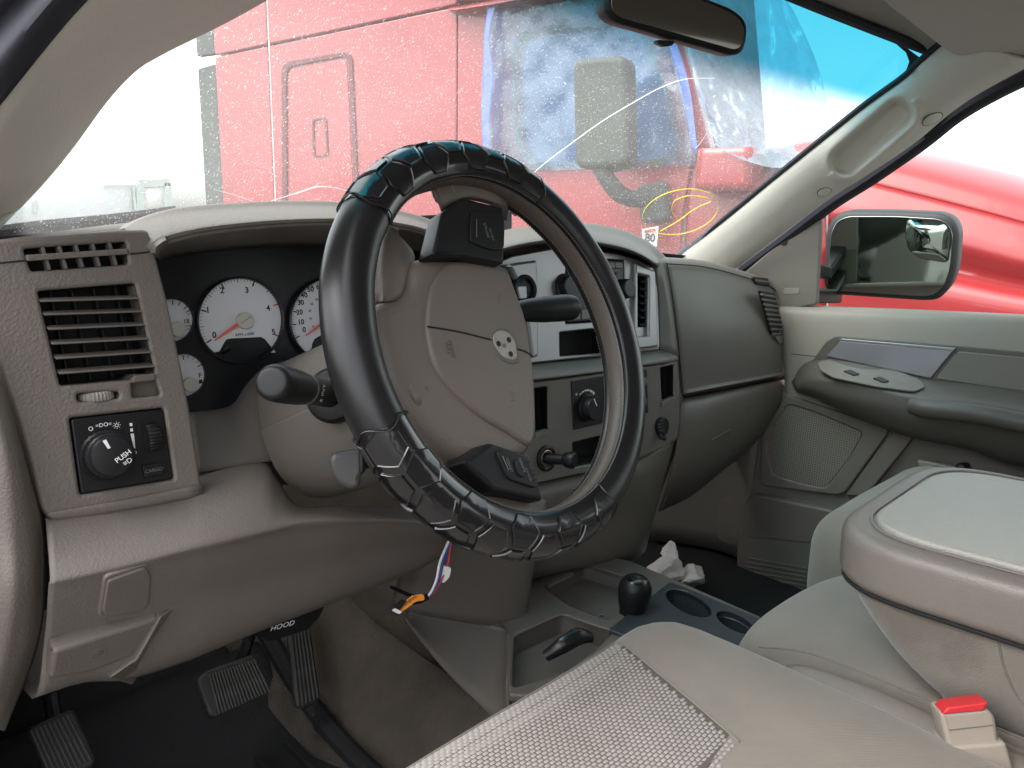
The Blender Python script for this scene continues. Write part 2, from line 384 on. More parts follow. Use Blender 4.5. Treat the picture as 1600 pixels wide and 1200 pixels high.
# luggage hatch: thick seal ring, door skin and latch recess
hat = [(444, 205), (446, 100), (550, 80), (561, 200), (563, 330), (450, 338)]
ho = rnd([U(*p) for p in [(442, 345), (441, 98), (551, 79), (563, 335)]], .09, 8)
hi_ = rnd([U(*p) for p in [(450, 337), (449, 106), (545, 88), (556, 327)]], .075, 8)
hatch = panel_uv('luggage_hatch', ho, [hi_], SP.up(.012), .02, m_redd, semi, .006)
panel_uv('hatch_skin', rnd([U(*p) for p in [(452, 334), (452, 109), (543, 91), (554, 324)]], .07, 8), [], SP.up(.006), .02, m_red, hatch, .008)
panel_uv('hatch_latch', rnd([U(*p) for p in [(491, 246), (489, 186), (512, 184), (515, 244)]], .03, 6), [rnd([U(*p) for p in [(494, 243), (492, 189), (509, 187), (512, 241)]], .025, 6)], SP.up(.014), .012, m_redd, hatch, .003)
# cab: door with window opening, roof ledge, pillar
wo_ = [(812, 215), (806, 120), (812, 62), (835, 52), (985, 36), (1005, 50), (1035, 130), (1056, 225), (1050, 248), (1000, 254), (835, 256)]
u_d1 = U(1060, 200)[0]
door_poly = [(uc+.015, zb), (U(1068, 330)[0], zb), (U(1068, 330)[0], U(1068, 330)[1]), U(1085, 235), U(1040, 60), U(1015, 8), (uc+.015, U(720, 8)[1])]
cabdoor = panel_uv('cab_door', rnd(door_poly, .04), [rnd([U(*p) for p in wo_], .05, 5)], SP.up(.01), .07, m_red, semi, .01)
m_cabglass = mat('dark_cab_glass', (.02, .075, .15), .12, var=.2, vs=2)
panel_uv('door_glass', rnd([U(*p) for p in wo_], .04, 5), [], SP.up(-.03), .012, m_cabglass, cabdoor, .002)
panel_uv('window_seal', rnd([U(*p) for p in [(806, 218), (800, 120), (806, 55), (833, 44), (988, 29), (1010, 45), (1041, 128), (1063, 228), (1054, 256), (1000, 262), (832, 264)]], .06, 5), [rnd([U(*p) for p in wo_], .05, 5)], SP.up(.016), .02, m_grey, cabdoor, .004)
lg = [S(705, 12, .02), S(760, 4, .02), S(1020, -40, .02), S(1020, -25, .10), S(760, 17, .10), S(705, 18, .06)]
patch('roof_ledge', [[S(700, 12, .0), S(760, 2, .0), S(900, -22, 0), S(1010, -40, 0)], [S(704, 16, .10), S(760, 8, .14), S(900, -16, .14), S(1010, -32, .12)], [S(708, 21, .0), S(760, 22, 0), S(900, -2, 0), S(1010, -18, 0)]], m_red, semi, thick=.01)
# roof above the door and the pillar in front of it
panel_uv('cab_roof_side', rnd([(uc+.015, U(720, 0)[1]), U(1010, 0), U(985, -70), (uc+.015, 1.7)], .03), [], SP.up(-.01), .06, m_red, semi, .01)
patch('windshield_pillar', [[S(1018, 5, 0), S(1044, 60, 0), S(1070, 150, 0), S(1090, 240, 0)], [S(1032, 5, .01), S(1060, 60, .01), S(1086, 150, .01), S(1108, 240, .01)], [S(1040, 2, -.12), S(1072, 60, -.12), S(1098, 150, -.12), S(1120, 240, -.12)]], m_red, semi, thick=.02)
# cowl, fender and hood running towards the nose
def hoodrow(px, off): return [S(x, y, o if isinstance(off, (list, tuple)) else off) for (x, y), o in zip(px, off if isinstance(off, (list, tuple)) else [off]*len(px))]
patch('cowl_panel', [hoodrow([(1082, 238), (1120, 236), (1200, 230), (1290, 214)], -.35), hoodrow([(1080, 246), (1120, 246), (1200, 242), (1290, 228)], -.06), hoodrow([(1072, 330), (1120, 330), (1200, 330), (1290, 330)], 0), hoodrow([(1072, 520), (1120, 520), (1200, 520), (1290, 520)], 0)], m_red, semi, nu=6, thick=.03)
patch('hood', [hoodrow([(1300, 196), (1360, 214), (1422, 228), (1500, 245), (1600, 270), (1740, 312)], -1.0),
               hoodrow([(1298, 204), (1360, 221), (1422, 236), (1500, 253), (1600, 278), (1740, 320)], -.5),
               hoodrow([(1296, 238), (1360, 250), (1422, 262), (1500, 281), (1600, 308), (1740, 350)], -.16),
               hoodrow([(1295, 268), (1350, 282), (1422, 300), (1500, 320), (1600, 347), (1740, 388)], -.06)], m_red, semi, nu=6, nv=7, thick=.03)
patch('fender', [hoodrow([(1294, 271), (1350, 284), (1422, 302), (1500, 322), (1600, 349), (1740, 390)], -.06),
                 hoodrow([(1294, 330), (1350, 342), (1422, 365), (1500, 382), (1600, 408), (1740, 440)], .02),
                 hoodrow([(1294, 372), (1350, 385), (1422, 405), (1500, 425), (1600, 447), (1740, 470)], -.04),
                 hoodrow([(1294, 420), (1350, 430), (1422, 446), (1500, 462), (1600, 480), (1740, 500)], .10),
                 hoodrow([(1294, 560), (1350, 570), (1422, 580), (1500, 590), (1600, 600), (1740, 610)], .06)], m_red, semi, nu=6, nv=7, thick=.03)
patch('cowl_vent', [[S(1172, 238, -.05), S(1200, 236, -.04), S(1235, 246, -.04)], [S(1176, 252, .03), S(1205, 255, .03), S(1235, 266, .03)], [S(1182, 262, 0), S(1210, 270, 0), S(1236, 274, 0)]], m_grey, semi, thick=.02)
rbox('fender_box', (-.5, -.5, -.5), (.5, .5, .5), .04, m_red, semi, n=3, fn=lambda p: S(1110, 300, 0) + SP.ex*((p.x+.5)*.27) + V((0, 0, (p.z+.5)*.20)) - SP.n*(p.y*.3-.10))
# mirror on its arm
def smooth_slab(name, px, h0, h1, m, par, r=.03, bev=.02):
    return panel_uv(name, rnd([SP.uv(x, y, h0) for x, y in px], r, 5), [], SP.up(h0), h0-h1, m, par, bev, res=3)
mir = smooth_slab('door_mirror', [(893, 92), (977, 84), (983, 258), (897, 264)], .42, .28, m_grey, semi, .06, .03)
tube('mirror_arm', [S(935, 262, .35), S(945, 275, .34), S(965, 300, .28), S(985, 310, .2), S(1015, 312, .08)], [.035, .042, .045, .045, .04], m_grey, semi, n=10)
smooth_slab('arm_base', [(993, 290), (1036, 282), (1042, 345), (1000, 349)], .10, .0, m_grey, semi, .03, .02)
bar('mirror_arm_stay', S(940, 268, .33), S(1040, 250, .06), .03, .03, m_grey, semi)
# lot-number sticker
stk = panel_uv('number_sticker', [SP.uv(x, y, .13) for x, y in [(1003, 358), (1029, 353), (1026, 385), (1004, 385)]], [], SP.up(.13), .003, m_white, None, .0005)
tag(stk, 'small white sticker with number 80 on the red truck by its mirror base', 'sticker')
text('digits', '80', SP.hit(1015.5, 372, .136), SP.ex, (0, 0, 1), .060, m_ink, stk, bold=.02)
panel_uv('print_mark', [SP.uv(x, y, .134) for x, y in [(1007, 360), (1024, 357), (1024, 362), (1007, 364)]], [], SP.up(.134), .0012, m_redink, stk, .0003)

# plastic film taped over the cab glass
def film(name, colr, dens):
    m, t, b, o = nodes(name); t.nodes.remove(b)
    tr = t.nodes.new('ShaderNodeBsdfTransparent'); tr.inputs['Color'].default_value = (*colr, 1)
    tl = t.nodes.new('ShaderNodeBsdfTranslucent'); tl.inputs['Color'].default_value = (*colr, 1)
    df = t.nodes.new('ShaderNodeBsdfDiffuse'); df.inputs['Color'].default_value = (*colr, 1)
    gl = t.nodes.new('ShaderNodeBsdfGlossy'); gl.inputs['Roughness'].default_value = .18
    a = t.nodes.new('ShaderNodeMixShader'); a.inputs[0].default_value = .45
    t.links.new(tl.outputs[0], a.inputs[1]); t.links.new(df.outputs[0], a.inputs[2])
    tc = t.nodes.new('ShaderNodeTexCoord'); nz = t.nodes.new('ShaderNodeTexNoise'); nz.inputs['Scale'].default_value = 3.2; nz.inputs['Detail'].default_value = 5; nz.inputs['Distortion'].default_value = 1.2
    t.links.new(tc.outputs['Object'], nz.inputs['Vector'])
    mr = t.nodes.new('ShaderNodeMapRange'); mr.inputs['From Min'].default_value = .35; mr.inputs['From Max'].default_value = .72; mr.inputs['To Min'].default_value = dens-.12; mr.inputs['To Max'].default_value = dens+.14
    t.links.new(nz.outputs[0], mr.inputs['Value'])
    c = t.nodes.new('ShaderNodeMixShader'); t.links.new(mr.outputs[0], c.inputs[0]); t.links.new(tr.outputs[0], c.inputs[1]); t.links.new(a.outputs[0], c.inputs[2])
    d = t.nodes.new('ShaderNodeMixShader'); d.inputs[0].default_value = .07; t.links.new(c.outputs[0], d.inputs[1]); t.links.new(gl.outputs[0], d.inputs[2])
    bp = grain(t, 6, .6, .03, 'noise'); t.links.new(bp.outputs[0], gl.inputs['Normal']); t.links.new(bp.outputs[0], df.inputs['Normal'])
    t.links.new(d.outputs[0], o.inputs['Surface']); return m
m_film = film('blue_plastic_film', (.52, .76, .97), .24)
m_film2 = film('pale_blue_plastic_film', (.66, .84, .98), .45)
def sheet(name, rows, m, amp, scale, dirn, nu=14, nv=12, seed=0.):
    R = [spline(r, nu) for r in rows]; cols = [spline([r[i] for r in R], nv) for i in range(len(R[0]))]
    nc = len(cols); nr = len(cols[0]); vs = []
    for j in range(nr):
        for i in range(nc):
            p = cols[i][j]; q = V((i/nc*scale+seed, j/nr*scale*.45, seed))
            w = noise.noise(q)*.6 + (abs(noise.noise(q*2.3))-.2)*.7 + .35*abs(noise.noise(q*5.1))
            vs.append(p + dirn*(w*amp))
    fs = [(j*nc+i, j*nc+i+1, (j+1)*nc+i+1, (j+1)*nc+i) for j in range(nr-1) for i in range(nc-1)]
    return mesh(name, vs, fs, m, None, sharp=0)
f1 = sheet('plastic_sheet', [[S(762, 12, .06), S(850, 8, .05), S(960, -12, .05), S(1024, -16, .05)], [S(753, 130, .05), S(850, 130, .04), S(960, 120, .04), S(1068, 110, .05)], [S(756, 262, .05), S(850, 266, .05), S(960, 262, .05), S(1090, 258, .05)]], m_film, .04, 9, SP.n, seed=3.1)
tag(f1, 'crinkled blue plastic film taped over the door window of the red truck', 'plastic film')
bl = thing('masking_tape', S(765, 260, .1), 'pale blue tape strip down the rear edge of the plastic film on the red truck', 'tape')
m_btape = film('blue_tape', (.38, .50, .90), .55)
patch('tape_strip', [[S(762, 8, .115), S(756, 60, .11), S(754, 120, .11), S(752, 190, .11), S(757, 262, .11)], [S(774, 8, .125), S(764, 60, .12), S(771, 120, .12), S(765, 190, .12), S(768, 262, .12)]], m_btape, bl, nu=10, thick=.002)
patch('tape_strip', [[S(1032, 40, .115), S(1062, 130, .115), S(1082, 238, .115)], [S(1046, 36, .12), S(1076, 130, .12), S(1090, 238, .12)]], m_btape, bl, nu=10, thick=.002)
f2 = sheet('plastic_sheet', [[S(1040, -20, .02), S(1110, -40, -.35), S(1190, -30, -.8), S(1225, -10, -1.0)], [S(1072, 70, .03), S(1130, 70, -.3), S(1200, 70, -.7), S(1262, 60, -.95)], [S(1092, 150, .03), S(1150, 150, -.2), S(1215, 150, -.6), S(1290, 140, -.85)], [S(1110, 205, .05), S(1165, 215, .05), S(1230, 222, -.1), S(1300, 205, -.6)], [S(1114, 226, .20), S(1168, 252, .26), S(1232, 262, .18), S(1300, 232, -.3)]], m_film2, .10, 8, SP.n, seed=9.7)
tag(f2, 'pale blue plastic film draped over the front glass of the red truck', 'plastic film')
tube('cab_front_pillar', [S(1052, -30, -1.7), S(1120, 120, -1.6), S(1150, 230, -1.5)], .05, m_redd, semi)

# pale building across the yard
m_wall = mat('white_wall', (.80, .80, .79), .8, 3, .1, .01, 'noise', var=.03, vs=.3)
m_frame = mat('grey_green_frame', (.5, .54, .5), .7, var=.05)
bld = thing('warehouse', (1.0, 44, 0), 'white building across the yard at the left of the photo', 'building')
rbox('wall', (-9, 40, 0), (14.5, 60, 3.35), .05, m_wall, bld, n=1)
def bw(x, y): return at(x, y, Y=39.9)
dr = bar('door_frame', bw(219, 288), bw(219, 334), .12, .35, m_frame, bld, up=(1, 0, 0)); bar('door_frame', bw(262, 286), bw(262, 334), .12, .35, m_frame, bld, up=(1, 0, 0)); bar('door_frame', bw(216, 287), bw(265, 285), .12, .35, m_frame, bld)
patch('door', [[bw(222, 290), bw(259, 289)], [bw(222, 334), bw(259, 334)]], m_white, bld, nu=2, nv=2, thick=.05, linu=True, linv=True)
bar('wall_joint', bw(162, 291), bw(208, 290), .1, .1, m_frame, bld); bar('wall_joint', bw(208, 290), bw(212, 332), .1, .1, m_frame, bld, up=(1, 0, 0)); bar('downpipe', bw(56, 313), bw(56, 333), .12, .12, m_frame, bld, up=(1, 0, 0))

# ================================================================== CAB SHELL
# windshield
m_ws, t, b, o = nodes('dusty_windshield_glass'); t.nodes.remove(b)
tr = t.nodes.new('ShaderNodeBsdfTransparent'); gl = t.nodes.new('ShaderNodeBsdfGlossy'); gl.inputs['Roughness'].default_value = .02
df = t.nodes.new('ShaderNodeBsdfDiffuse'); df.inputs['Color'].default_value = (.62, .62, .60, 1); tl = t.nodes.new('ShaderNodeBsdfTranslucent'); tl.inputs['Color'].default_value = (.80, .80, .78, 1)
uvn = t.nodes.new('ShaderNodeUVMap'); uvn.uv_map = 'UVMap'; sx = t.nodes.new('ShaderNodeSeparateXYZ'); t.links.new(uvn.outputs[0], sx.inputs[0])
rp = t.nodes.new('ShaderNodeValToRGB'); rp.color_ramp.interpolation = 'EASE'
e = rp.color_ramp.elements; e[0].position = .73; e[0].color = (.90, .965, .94, 1); e[1].position = .84; e[1].color = (.035, .30, .38, 1)
t.links.new(sx.outputs[1], rp.inputs['Fac']); t.links.new(rp.outputs[0], tr.inputs['Color'])
tc = t.nodes.new('ShaderNodeTexCoord'); mp = t.nodes.new('ShaderNodeMapping'); mp.inputs['Rotation'].default_value = (0, 0, .5); mp.inputs['Scale'].default_value = (1, .55, .55)
t.links.new(tc.outputs['Object'], mp.inputs['Vector'])
def specks(scale, thr, soft):
    nz = t.nodes.new('ShaderNodeTexNoise'); nz.inputs['Scale'].default_value = scale; nz.inputs['Detail'].default_value = 2.5; nz.inputs['Roughness'].default_value = .7
    t.links.new(mp.outputs[0], nz.inputs['Vector']); r = t.nodes.new('ShaderNodeMapRange'); r.inputs['From Min'].default_value = thr; r.inputs['From Max'].default_value = thr+soft; r.inputs['To Max'].default_value = .50
    t.links.new(nz.outputs[0], r.inputs['Value']); return r.outputs[0]
s1 = specks(380, .605, .06); s2 = specks(190, .665, .04)
mx = t.nodes.new('ShaderNodeMath'); mx.operation = 'MAXIMUM'; t.links.new(s1, mx.inputs[0]); t.links.new(s2, mx.inputs[1])
big = t.nodes.new('ShaderNodeTexNoise'); big.inputs['Scale'].default_value = 3; big.inputs['Detail'].default_value = 3; t.links.new(tc.outputs['Object'], big.inputs['Vector'])
bm_ = t.nodes.new('ShaderNodeMapRange'); bm_.inputs['From Min'].default_value = .3; bm_.inputs['From Max'].default_value = .7; bm_.inputs['To Min'].default_value = .10; bm_.inputs['To Max'].default_value = .18; t.links.new(big.outputs[0], bm_.inputs['Value'])
ad = t.nodes.new('ShaderNodeMath'); ad.operation = 'ADD'; t.links.new(mx.outputs[0], ad.inputs[0]); t.links.new(bm_.outputs[0], ad.inputs[1])
dm = t.nodes.new('ShaderNodeMixShader'); dm.inputs[0].default_value = .5; t.links.new(df.outputs[0], dm.inputs[1]); t.links.new(tl.outputs[0], dm.inputs[2])
vm = t.nodes.new('ShaderNodeMath'); vm.operation = 'MULTIPLY'; vr = t.nodes.new('ShaderNodeMapRange'); vr.inputs['From Min'].default_value = .66; vr.inputs['From Max'].default_value = .84; vr.inputs['To Min'].default_value = 1; vr.inputs['To Max'].default_value = .1
t.links.new(sx.outputs[1], vr.inputs['Value']); t.links.new(ad.outputs[0], vm.inputs[0]); t.links.new(vr.outputs[0], vm.inputs[1])
m1 = t.nodes.new('ShaderNodeMixShader'); t.links.new(vm.outputs[0], m1.inputs[0]); t.links.new(tr.outputs[0], m1.inputs[1]); t.links.new(dm.outputs[0], m1.inputs[2])
fr = t.nodes.new('ShaderNodeFresnel'); fr.inputs['IOR'].default_value = 1.3
m2 = t.nodes.new('ShaderNodeMixShader'); t.links.new(fr.outputs[0], m2.inputs[0]); t.links.new(m1.outputs[0], m2.inputs[1]); t.links.new(gl.outputs[0], m2.inputs[2]); t.links.new(m2.outputs[0], o.inputs['Surface'])
WS = [[V((-.755, .50, 1.525)), V((-.4, .69, 1.53)), V((0, .745, 1.525)), V((.4, .69, 1.505)), V((.76, .50, 1.475))],
      [V((-.70, .29, 1.715)), V((-.36, .43, 1.73)), V((0, .47, 1.73)), V((.36, .43, 1.715)), V((.69, .28, 1.685))],
      [V((-.63, .02, 1.91)), V((-.3, .10, 1.935)), V((0, .13, 1.94)), V((.3, .10, 1.925)), V((.64, -.02, 1.875))]]
wind = thing('windshield', (0, .745, 1.52), 'dusty cracked windshield with a blue shade band along its top', 'windshield')
patch('glass', WS, m_ws, wind, nu=8, nv=8, thick=0, uvmap=True)
from mathutils.bvhtree import BVHTree
_R = [spline(r, 8) for r in WS]; _C = [spline([r[i] for r in _R], 8) for i in range(len(_R[0]))]; _nc = len(_C); _nr = len(_C[0])
_bv = BVHTree.FromPolygons([_C[i][j] for j in range(_nr) for i in range(_nc)], [(j*_nc+i, j*_nc+i+1, (j+1)*_nc+i+1, (j+1)*_nc+i) for j in range(_nr-1) for i in range(_nc-1)])
def gpt(x, y, back=.0015):
    d = ray(x, y).normalized(); h = _bv.ray_cast(CAM, d)[0]
    if h is None: h = CAM + ray(x, y)*1.36
    return h - d*back
m_crack = mat('glass_crack', (.9, .9, .9), .35, var=0); m_crack.node_tree.nodes['Principled BSDF'].inputs['Transmission Weight'].default_value = .0
m_yellow = mat('yellow_marker', (.80, .62, .03), .7, var=.1, vs=80)
def onglass(name, px, r, m, steps=6): return tube(name, [gpt(*p) for p in px], r, m, wind, n=6, steps=steps, flat=.4)
onglass('crack', [(826, 278), (850, 256), (890, 226), (940, 190), (990, 160), (1030, 138), (1070, 124), (1117, 122)], [.0005, .0008, .0010, .0010, .0010, .0010, .0008, .0005], m_crack)
onglass('crack', [(417, 316), (450, 306), (472, 299), (495, 292), (520, 293), (542, 298)], [.0003, .0004, .0008, .0009, .0006, .0004], m_crack)
onglass('crack', [(334, 296), (360, 303), (395, 314)], [.0004, .0005, .0004], m_crack)
onglass('crack', [(1086, 232), (1094, 224), (1104, 209)], .0006, m_crack)
onglass('crack', [(1114, 152), (1119, 150), (1122, 162)], .0005, m_crack)
def ell(cx, cy, a, b, tilt, t0, t1, n): return [(cx+a*math.cos(k)*math.cos(tilt)-b*math.sin(k)*math.sin(tilt), cy+a*math.cos(k)*math.sin(tilt)+b*math.sin(k)*math.cos(tilt)) for k in [t0+(t1-t0)*i/n for i in range(n+1)]]
onglass('marker_stroke', ell(1063, 331, 60, 34, -.22, 2.35, 2.35+6.6, 22), .0012, m_yellow)
onglass('marker_stroke', [(1058, 341), (1050, 330), (1054, 314), (1075, 306), (1100, 308), (1111, 314), (1096, 321), (1080, 330), (1060, 345), (1032, 361)], .0012, m_yellow)
fc = [gpt(*p, .003) for p in [(1440, 92), (1405, 66), (1380, 52), (1400, 68), (1416, 82), (1421, 96), (1416, 110), (1404, 124), (1424, 112)]]
slab('frit_corner', fc, _f*.001, m_seal, wind, bevel=0)
# frit, wiper and cowl outside the glass foot
patch('frit_band', [[WS[0][0], WS[0][1], WS[0][2], WS[0][3], WS[0][4]], [WS[0][i].lerp(WS[1][i], .055)+V((0, -.004, 0)) for i in range(5)]], m_seal, wind, nu=8, nv=2, thick=.001)
wiper = thing('wiper', (-.4, .75, 1.53), 'dark wiper arm lying along the windshield foot on the driver side', 'wiper')
tube('wiper_blade', [at(-20, 366, Y=.60), at(60, 355, Y=.66), at(140, 347, Y=.72), at(200, 340, Y=.76), at(270, 330, Y=.80)], .007, m_black, wiper, n=8, flat=1.6)
cowl = thing('cowl', (0, .9, 1.45), 'dark ribbed cowl grille below the windshield outside', 'cowl')
patch('cowl_skin', [[V((-.80, .56, 1.522)), V((-.4, .78, 1.53)), V((0, .83, 1.52)), V((.4, .78, 1.49)), V((.80, .56, 1.45))], [V((-.82, .80, 1.525)), V((-.4, 1.02, 1.53)), V((0, 1.07, 1.52)), V((.4, 1.02, 1.50)), V((.82, .80, 1.46))]], m_seal, cowl, thick=.02)
for k in range(26):
    x = -.74+k*.058; bend = .22*(1-(x/.78)**2)
    bar('rib', V((x, .57+bend, 1.530-.07*max(0, x))), V((x, .78+bend, 1.534-.07*max(0, x))), .012, .014, m_black, cowl)

# floor, toe board, back of the cab
m_floor = m_carpet
fl = patch('floor', [[V((-.80, -1.55, .74)), V((0, -1.55, .74)), V((.80, -1.55, .74))], [V((-.80, .52, .74)), V((0, .52, .74)), V((.80, .52, .74))], [V((-.80, .72, .86)), V((0, .72, .86)), V((.80, .72, .86))], [V((-.80, .80, 1.45)), V((0, .80, 1.45)), V((.80, .80, 1.45))]], m_rubber, None, nu=4, nv=4, thick=.03, linv=True); tag(fl, kind='structure')
fl.name = 'floor'
bw_ = patch('wall_rear', [[V((-.78, -1.56, .74)), V((.78, -1.56, .74))], [V((-.76, -1.60, 1.40)), V((.76, -1.60, 1.40))]], m_door, None, nu=3, nv=3, thick=.05, linu=True, linv=True); tag(bw_, kind='structure')
for sx_, nm in ((-1, 'pillar_rear_driver'), (1, 'pillar_rear_passenger')):
    q = patch(nm, [[V((sx_*.80, -.68, .74)), V((sx_*.80, -.86, .74))], [V((sx_*.79, -.70, 1.40)), V((sx_*.79, -.90, 1.40))], [V((sx_*.68, -.74, 1.86)), V((sx_*.68, -.92, 1.86))]], m_light, None, nu=3, nv=4, thick=.06, toward=V((0, -.8, 1.3))); tag(q, kind='structure')
q = patch('wall_rear_door', [[V((.79, -.90, .74)), V((.79, -1.56, .74))], [V((.78, -.90, 1.40)), V((.78, -1.58, 1.42))]], m_door, None, nu=3, nv=3, thick=.05, linu=True, linv=True, toward=V((0, -.8, 1.3))); tag(q, kind='structure')
q = patch('wall_rear_side', [[V((-.79, -.90, .74)), V((-.79, -1.56, .74))], [V((-.78, -.90, 1.40)), V((-.78, -1.58, 1.42))]], m_door, None, nu=3, nv=3, thick=.05, linu=True, linv=True, toward=V((0, -.8, 1.3))); tag(q, kind='structure')
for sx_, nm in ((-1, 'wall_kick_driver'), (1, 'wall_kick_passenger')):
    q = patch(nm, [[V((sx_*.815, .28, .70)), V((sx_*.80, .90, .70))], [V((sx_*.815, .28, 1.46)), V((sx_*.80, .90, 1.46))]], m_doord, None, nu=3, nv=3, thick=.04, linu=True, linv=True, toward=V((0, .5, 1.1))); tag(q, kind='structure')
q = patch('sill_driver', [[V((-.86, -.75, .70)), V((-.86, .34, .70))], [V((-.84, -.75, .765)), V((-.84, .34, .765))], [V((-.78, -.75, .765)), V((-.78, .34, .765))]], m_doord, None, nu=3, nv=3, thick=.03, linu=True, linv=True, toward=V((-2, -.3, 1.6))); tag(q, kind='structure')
q = patch('firewall', [[V((-.82, .86, .70)), V((.82, .86, .70))], [V((-.82, .84, 1.50)), V((.82, .84, 1.47))]], m_blackm, None, nu=3, nv=3, thick=.03, linu=True, linv=True); tag(q, kind='structure')
# headliner
HL = [[WS[2][0]+V((.0, -.0, .0)), WS[2][1], WS[2][2], WS[2][3], V((.52, .035, 1.893)), WS[2][4]+V((.02, 0, -.012))],
      [V((-.64, -.06, 1.92)), V((-.33, .0, 1.95)), V((0, .02, 1.955)), V((.33, .0, 1.945)), V((.54, -.04, 1.905)), V((.675, -.09, 1.835))],
      [V((-.66, -.40, 1.90)), V((-.4, -.40, 1.97)), V((0, -.40, 1.99)), V((.4, -.40, 1.97)), V((.58, -.40, 1.93)), V((.69, -.40, 1.86))],
      [V((-.66, -1.0, 1.90)), V((-.4, -1.0, 1.97)), V((0, -1.0, 1.99)), V((.4, -1.0, 1.97)), V((.58, -1.0, 1.93)), V((.69, -1.0, 1.86))],
      [V((-.66, -1.62, 1.82)), V((-.4, -1.62, 1.88)), V((0, -1.62, 1.9)), V((.4, -1.62, 1.88)), V((.58, -1.62, 1.84)), V((.69, -1.62, 1.80))]]
hl = patch('headliner', HL, m_head, None, nu=6, nv=6, thick=.05, toward=V((0, -.4, 1.4))); tag(hl, kind='structure')

# driver-side windshield pillar and its dark door seal
inn = [(-60, 425, -.715), (-30, 390, -.71), (0, 357, -.70), (60, 295, -.69), (110, 235, -.68), (165, 160, -.665), (210, 112, -.65), (252, 86, -.63), (300, 62, -.61), (360, 32, -.592), (430, -8, -.575), (540, -80, -.56)]
out = [(-150, 330, -.80), (-110, 280, -.795), (-70, 240, -.79), (-30, 198, -.785), (0, 165, -.78), (30, 128, -.775), (58, 93, -.77), (84, 61, -.765), (110, 30, -.76), (138, 0, -.755), (180, -45, -.75), (260, -130, -.74)]
pil = thing('windshield_pillar', (-.72, .45, 1.5), 'wide taupe windshield pillar trim at the upper left beside the open door', 'pillar trim')
def mixp(a, b, f, k):
    pa = at(a[0], a[1], X=a[2]); pb = at(b[0], b[1], X=b[2]); p = pa.lerp(pb, f); return p + (CAM-p).normalized()*k
patch('pillar_trim', [[at(x, y, X=X)+V((-.02, .035, 0)) for x, y, X in inn], [at(x, y, X=X) for x, y, X in inn], [mixp(a, b, .12, .022) for a, b in zip(inn, out)], [mixp(a, b, .45, .035) for a, b in zip(inn, out)], [mixp(a, b, .8, .025) for a, b in zip(inn, out)], [at(x, y, X=X) for x, y, X in out]], m_light, pil, nu=5, nv=5, thick=.012)
o2 = [(x-98, y-118+i*2, X-.03) for i, (x, y, X) in enumerate(out)]
patch('door_seal', [[mixp(a, b, 0, .004) for a, b in zip(out, o2)], [mixp(a, b, .3, .022) for a, b in zip(out, o2)], [mixp(a, b, .55, .004) for a, b in zip(out, o2)], [mixp(a, b, .75, .012) for a, b in zip(out, o2)], [mixp(a, b, 1, 0) for a, b in zip(out, o2)]], m_seal, pil, nu=4, nv=5, thick=.012)

# passenger-side pillar with oval hand-hold recess
pl_ = [(1052, 404, .715), (1130, 343, .70), (1200, 285, .68), (1270, 228, .655), (1345, 168, .63), (1410, 121, .61), (1436, 96, .60), (1480, 58, .59)]
pr_ = [(1150, 420, .775), (1212, 372, .77), (1290, 314, .755), (1348, 278, .74), (1422, 229, .715), (1484, 178, .69), (1537, 142, .675), (1615, 100, .665)]
pas = thing('windshield_pillar', (.72, .5, 1.45), 'pale taupe windshield pillar trim with oval hand-hold recess on passenger side', 'pillar trim')
rows = []
for f, k in ((0, 0), (.1, .016), (.3, .03), (.55, .036), (.8, .028), (.93, .014), (1, 0)): rows.append([mixp(a, b, f, k) for a, b in zip(pl_, pr_)])
R_ = [spline(r, 18) for r in rows]; C_ = [spline([r[i] for r in R_], 9) for i in range(len(R_[0]))]; nc = len(C_); nr = len(C_[0])
def seg_d(p, a, b):
    p = V(p); a = V(a); b = V(b); d = b-a; f = max(0, min(1, (p-a).dot(d)/d.length_squared)); return (p-(a+d*f)).length
vv = []
for j in range(nr):
    for i in range(nc):
        p = C_[i][j]; d = seg_d(proj(p), (1322, 250), (1404, 178)); f = max(0, min(1, (27-d)/15)); f = f*f*(3-2*f)
        lip = math.exp(-((d-31)/6.)**2)*(1 if (V(proj(p))-V((1322, 250))).dot(V((72, 82)))>0 else .3)
        vv.append(p + (p-CAM).normalized()*(.042*f-.006*lip))
o_ = mesh('pillar_trim', vv, [(j*nc+i, j*nc+i+1, (j+1)*nc+i+1, (j+1)*nc+i) for j in range(nr-1) for i in range(nc-1)], m_light, pas, sharp=0)
s_ = o_.modifiers.new('solid', 'SOLIDIFY'); s_.thickness = .01; s_.offset = 1
_pb = BVHTree.FromPolygons(vv, [(j*nc+i, j*nc+i+1, (j+1)*nc+i+1, (j+1)*nc+i) for j in range(nr-1) for i in range(nc-1)])
for (x, y, r) in ((1457, 186, .0165), (1288, 300, .0135)):
    h_, n_, _i, _d = _pb.ray_cast(CAM, ray(x, y).normalized()); n_ = n_ if n_.dot(CAM-h_) > 0 else -n_
    lathe('screw_cap_gap', [(r*1.10, -.006), (r*1.10, .0006), (0, .0007)], h_, n_, m_soft, pas, n=28)
    lathe('screw_cap', [(r, -.006), (r, .0009), (r-.001, .0014), (0, .0015)], h_, n_, m_light, pas, n=28)
tube('glass_seal', [mixp(a, b, 0, .004) for a, b in zip(pl_, pr_)], .006, m_seal, pas, n=8)
tube('window_seal', [at(x, y, X=X+.02) for x, y, X in [(1160, 422, .79), (1225, 374, .785), (1300, 317, .77), (1365, 275, .755), (1440, 222, .73), (1490, 182, .71), (1545, 148, .70), (1620, 112, .69), (1760, 60, .69)]], .017, m_seal, pas, n=10)
tube('glass_seal', [V(p)+V((0, -.004, -.004)) for p in WS[2]], .009, m_seal, wind, n=8)

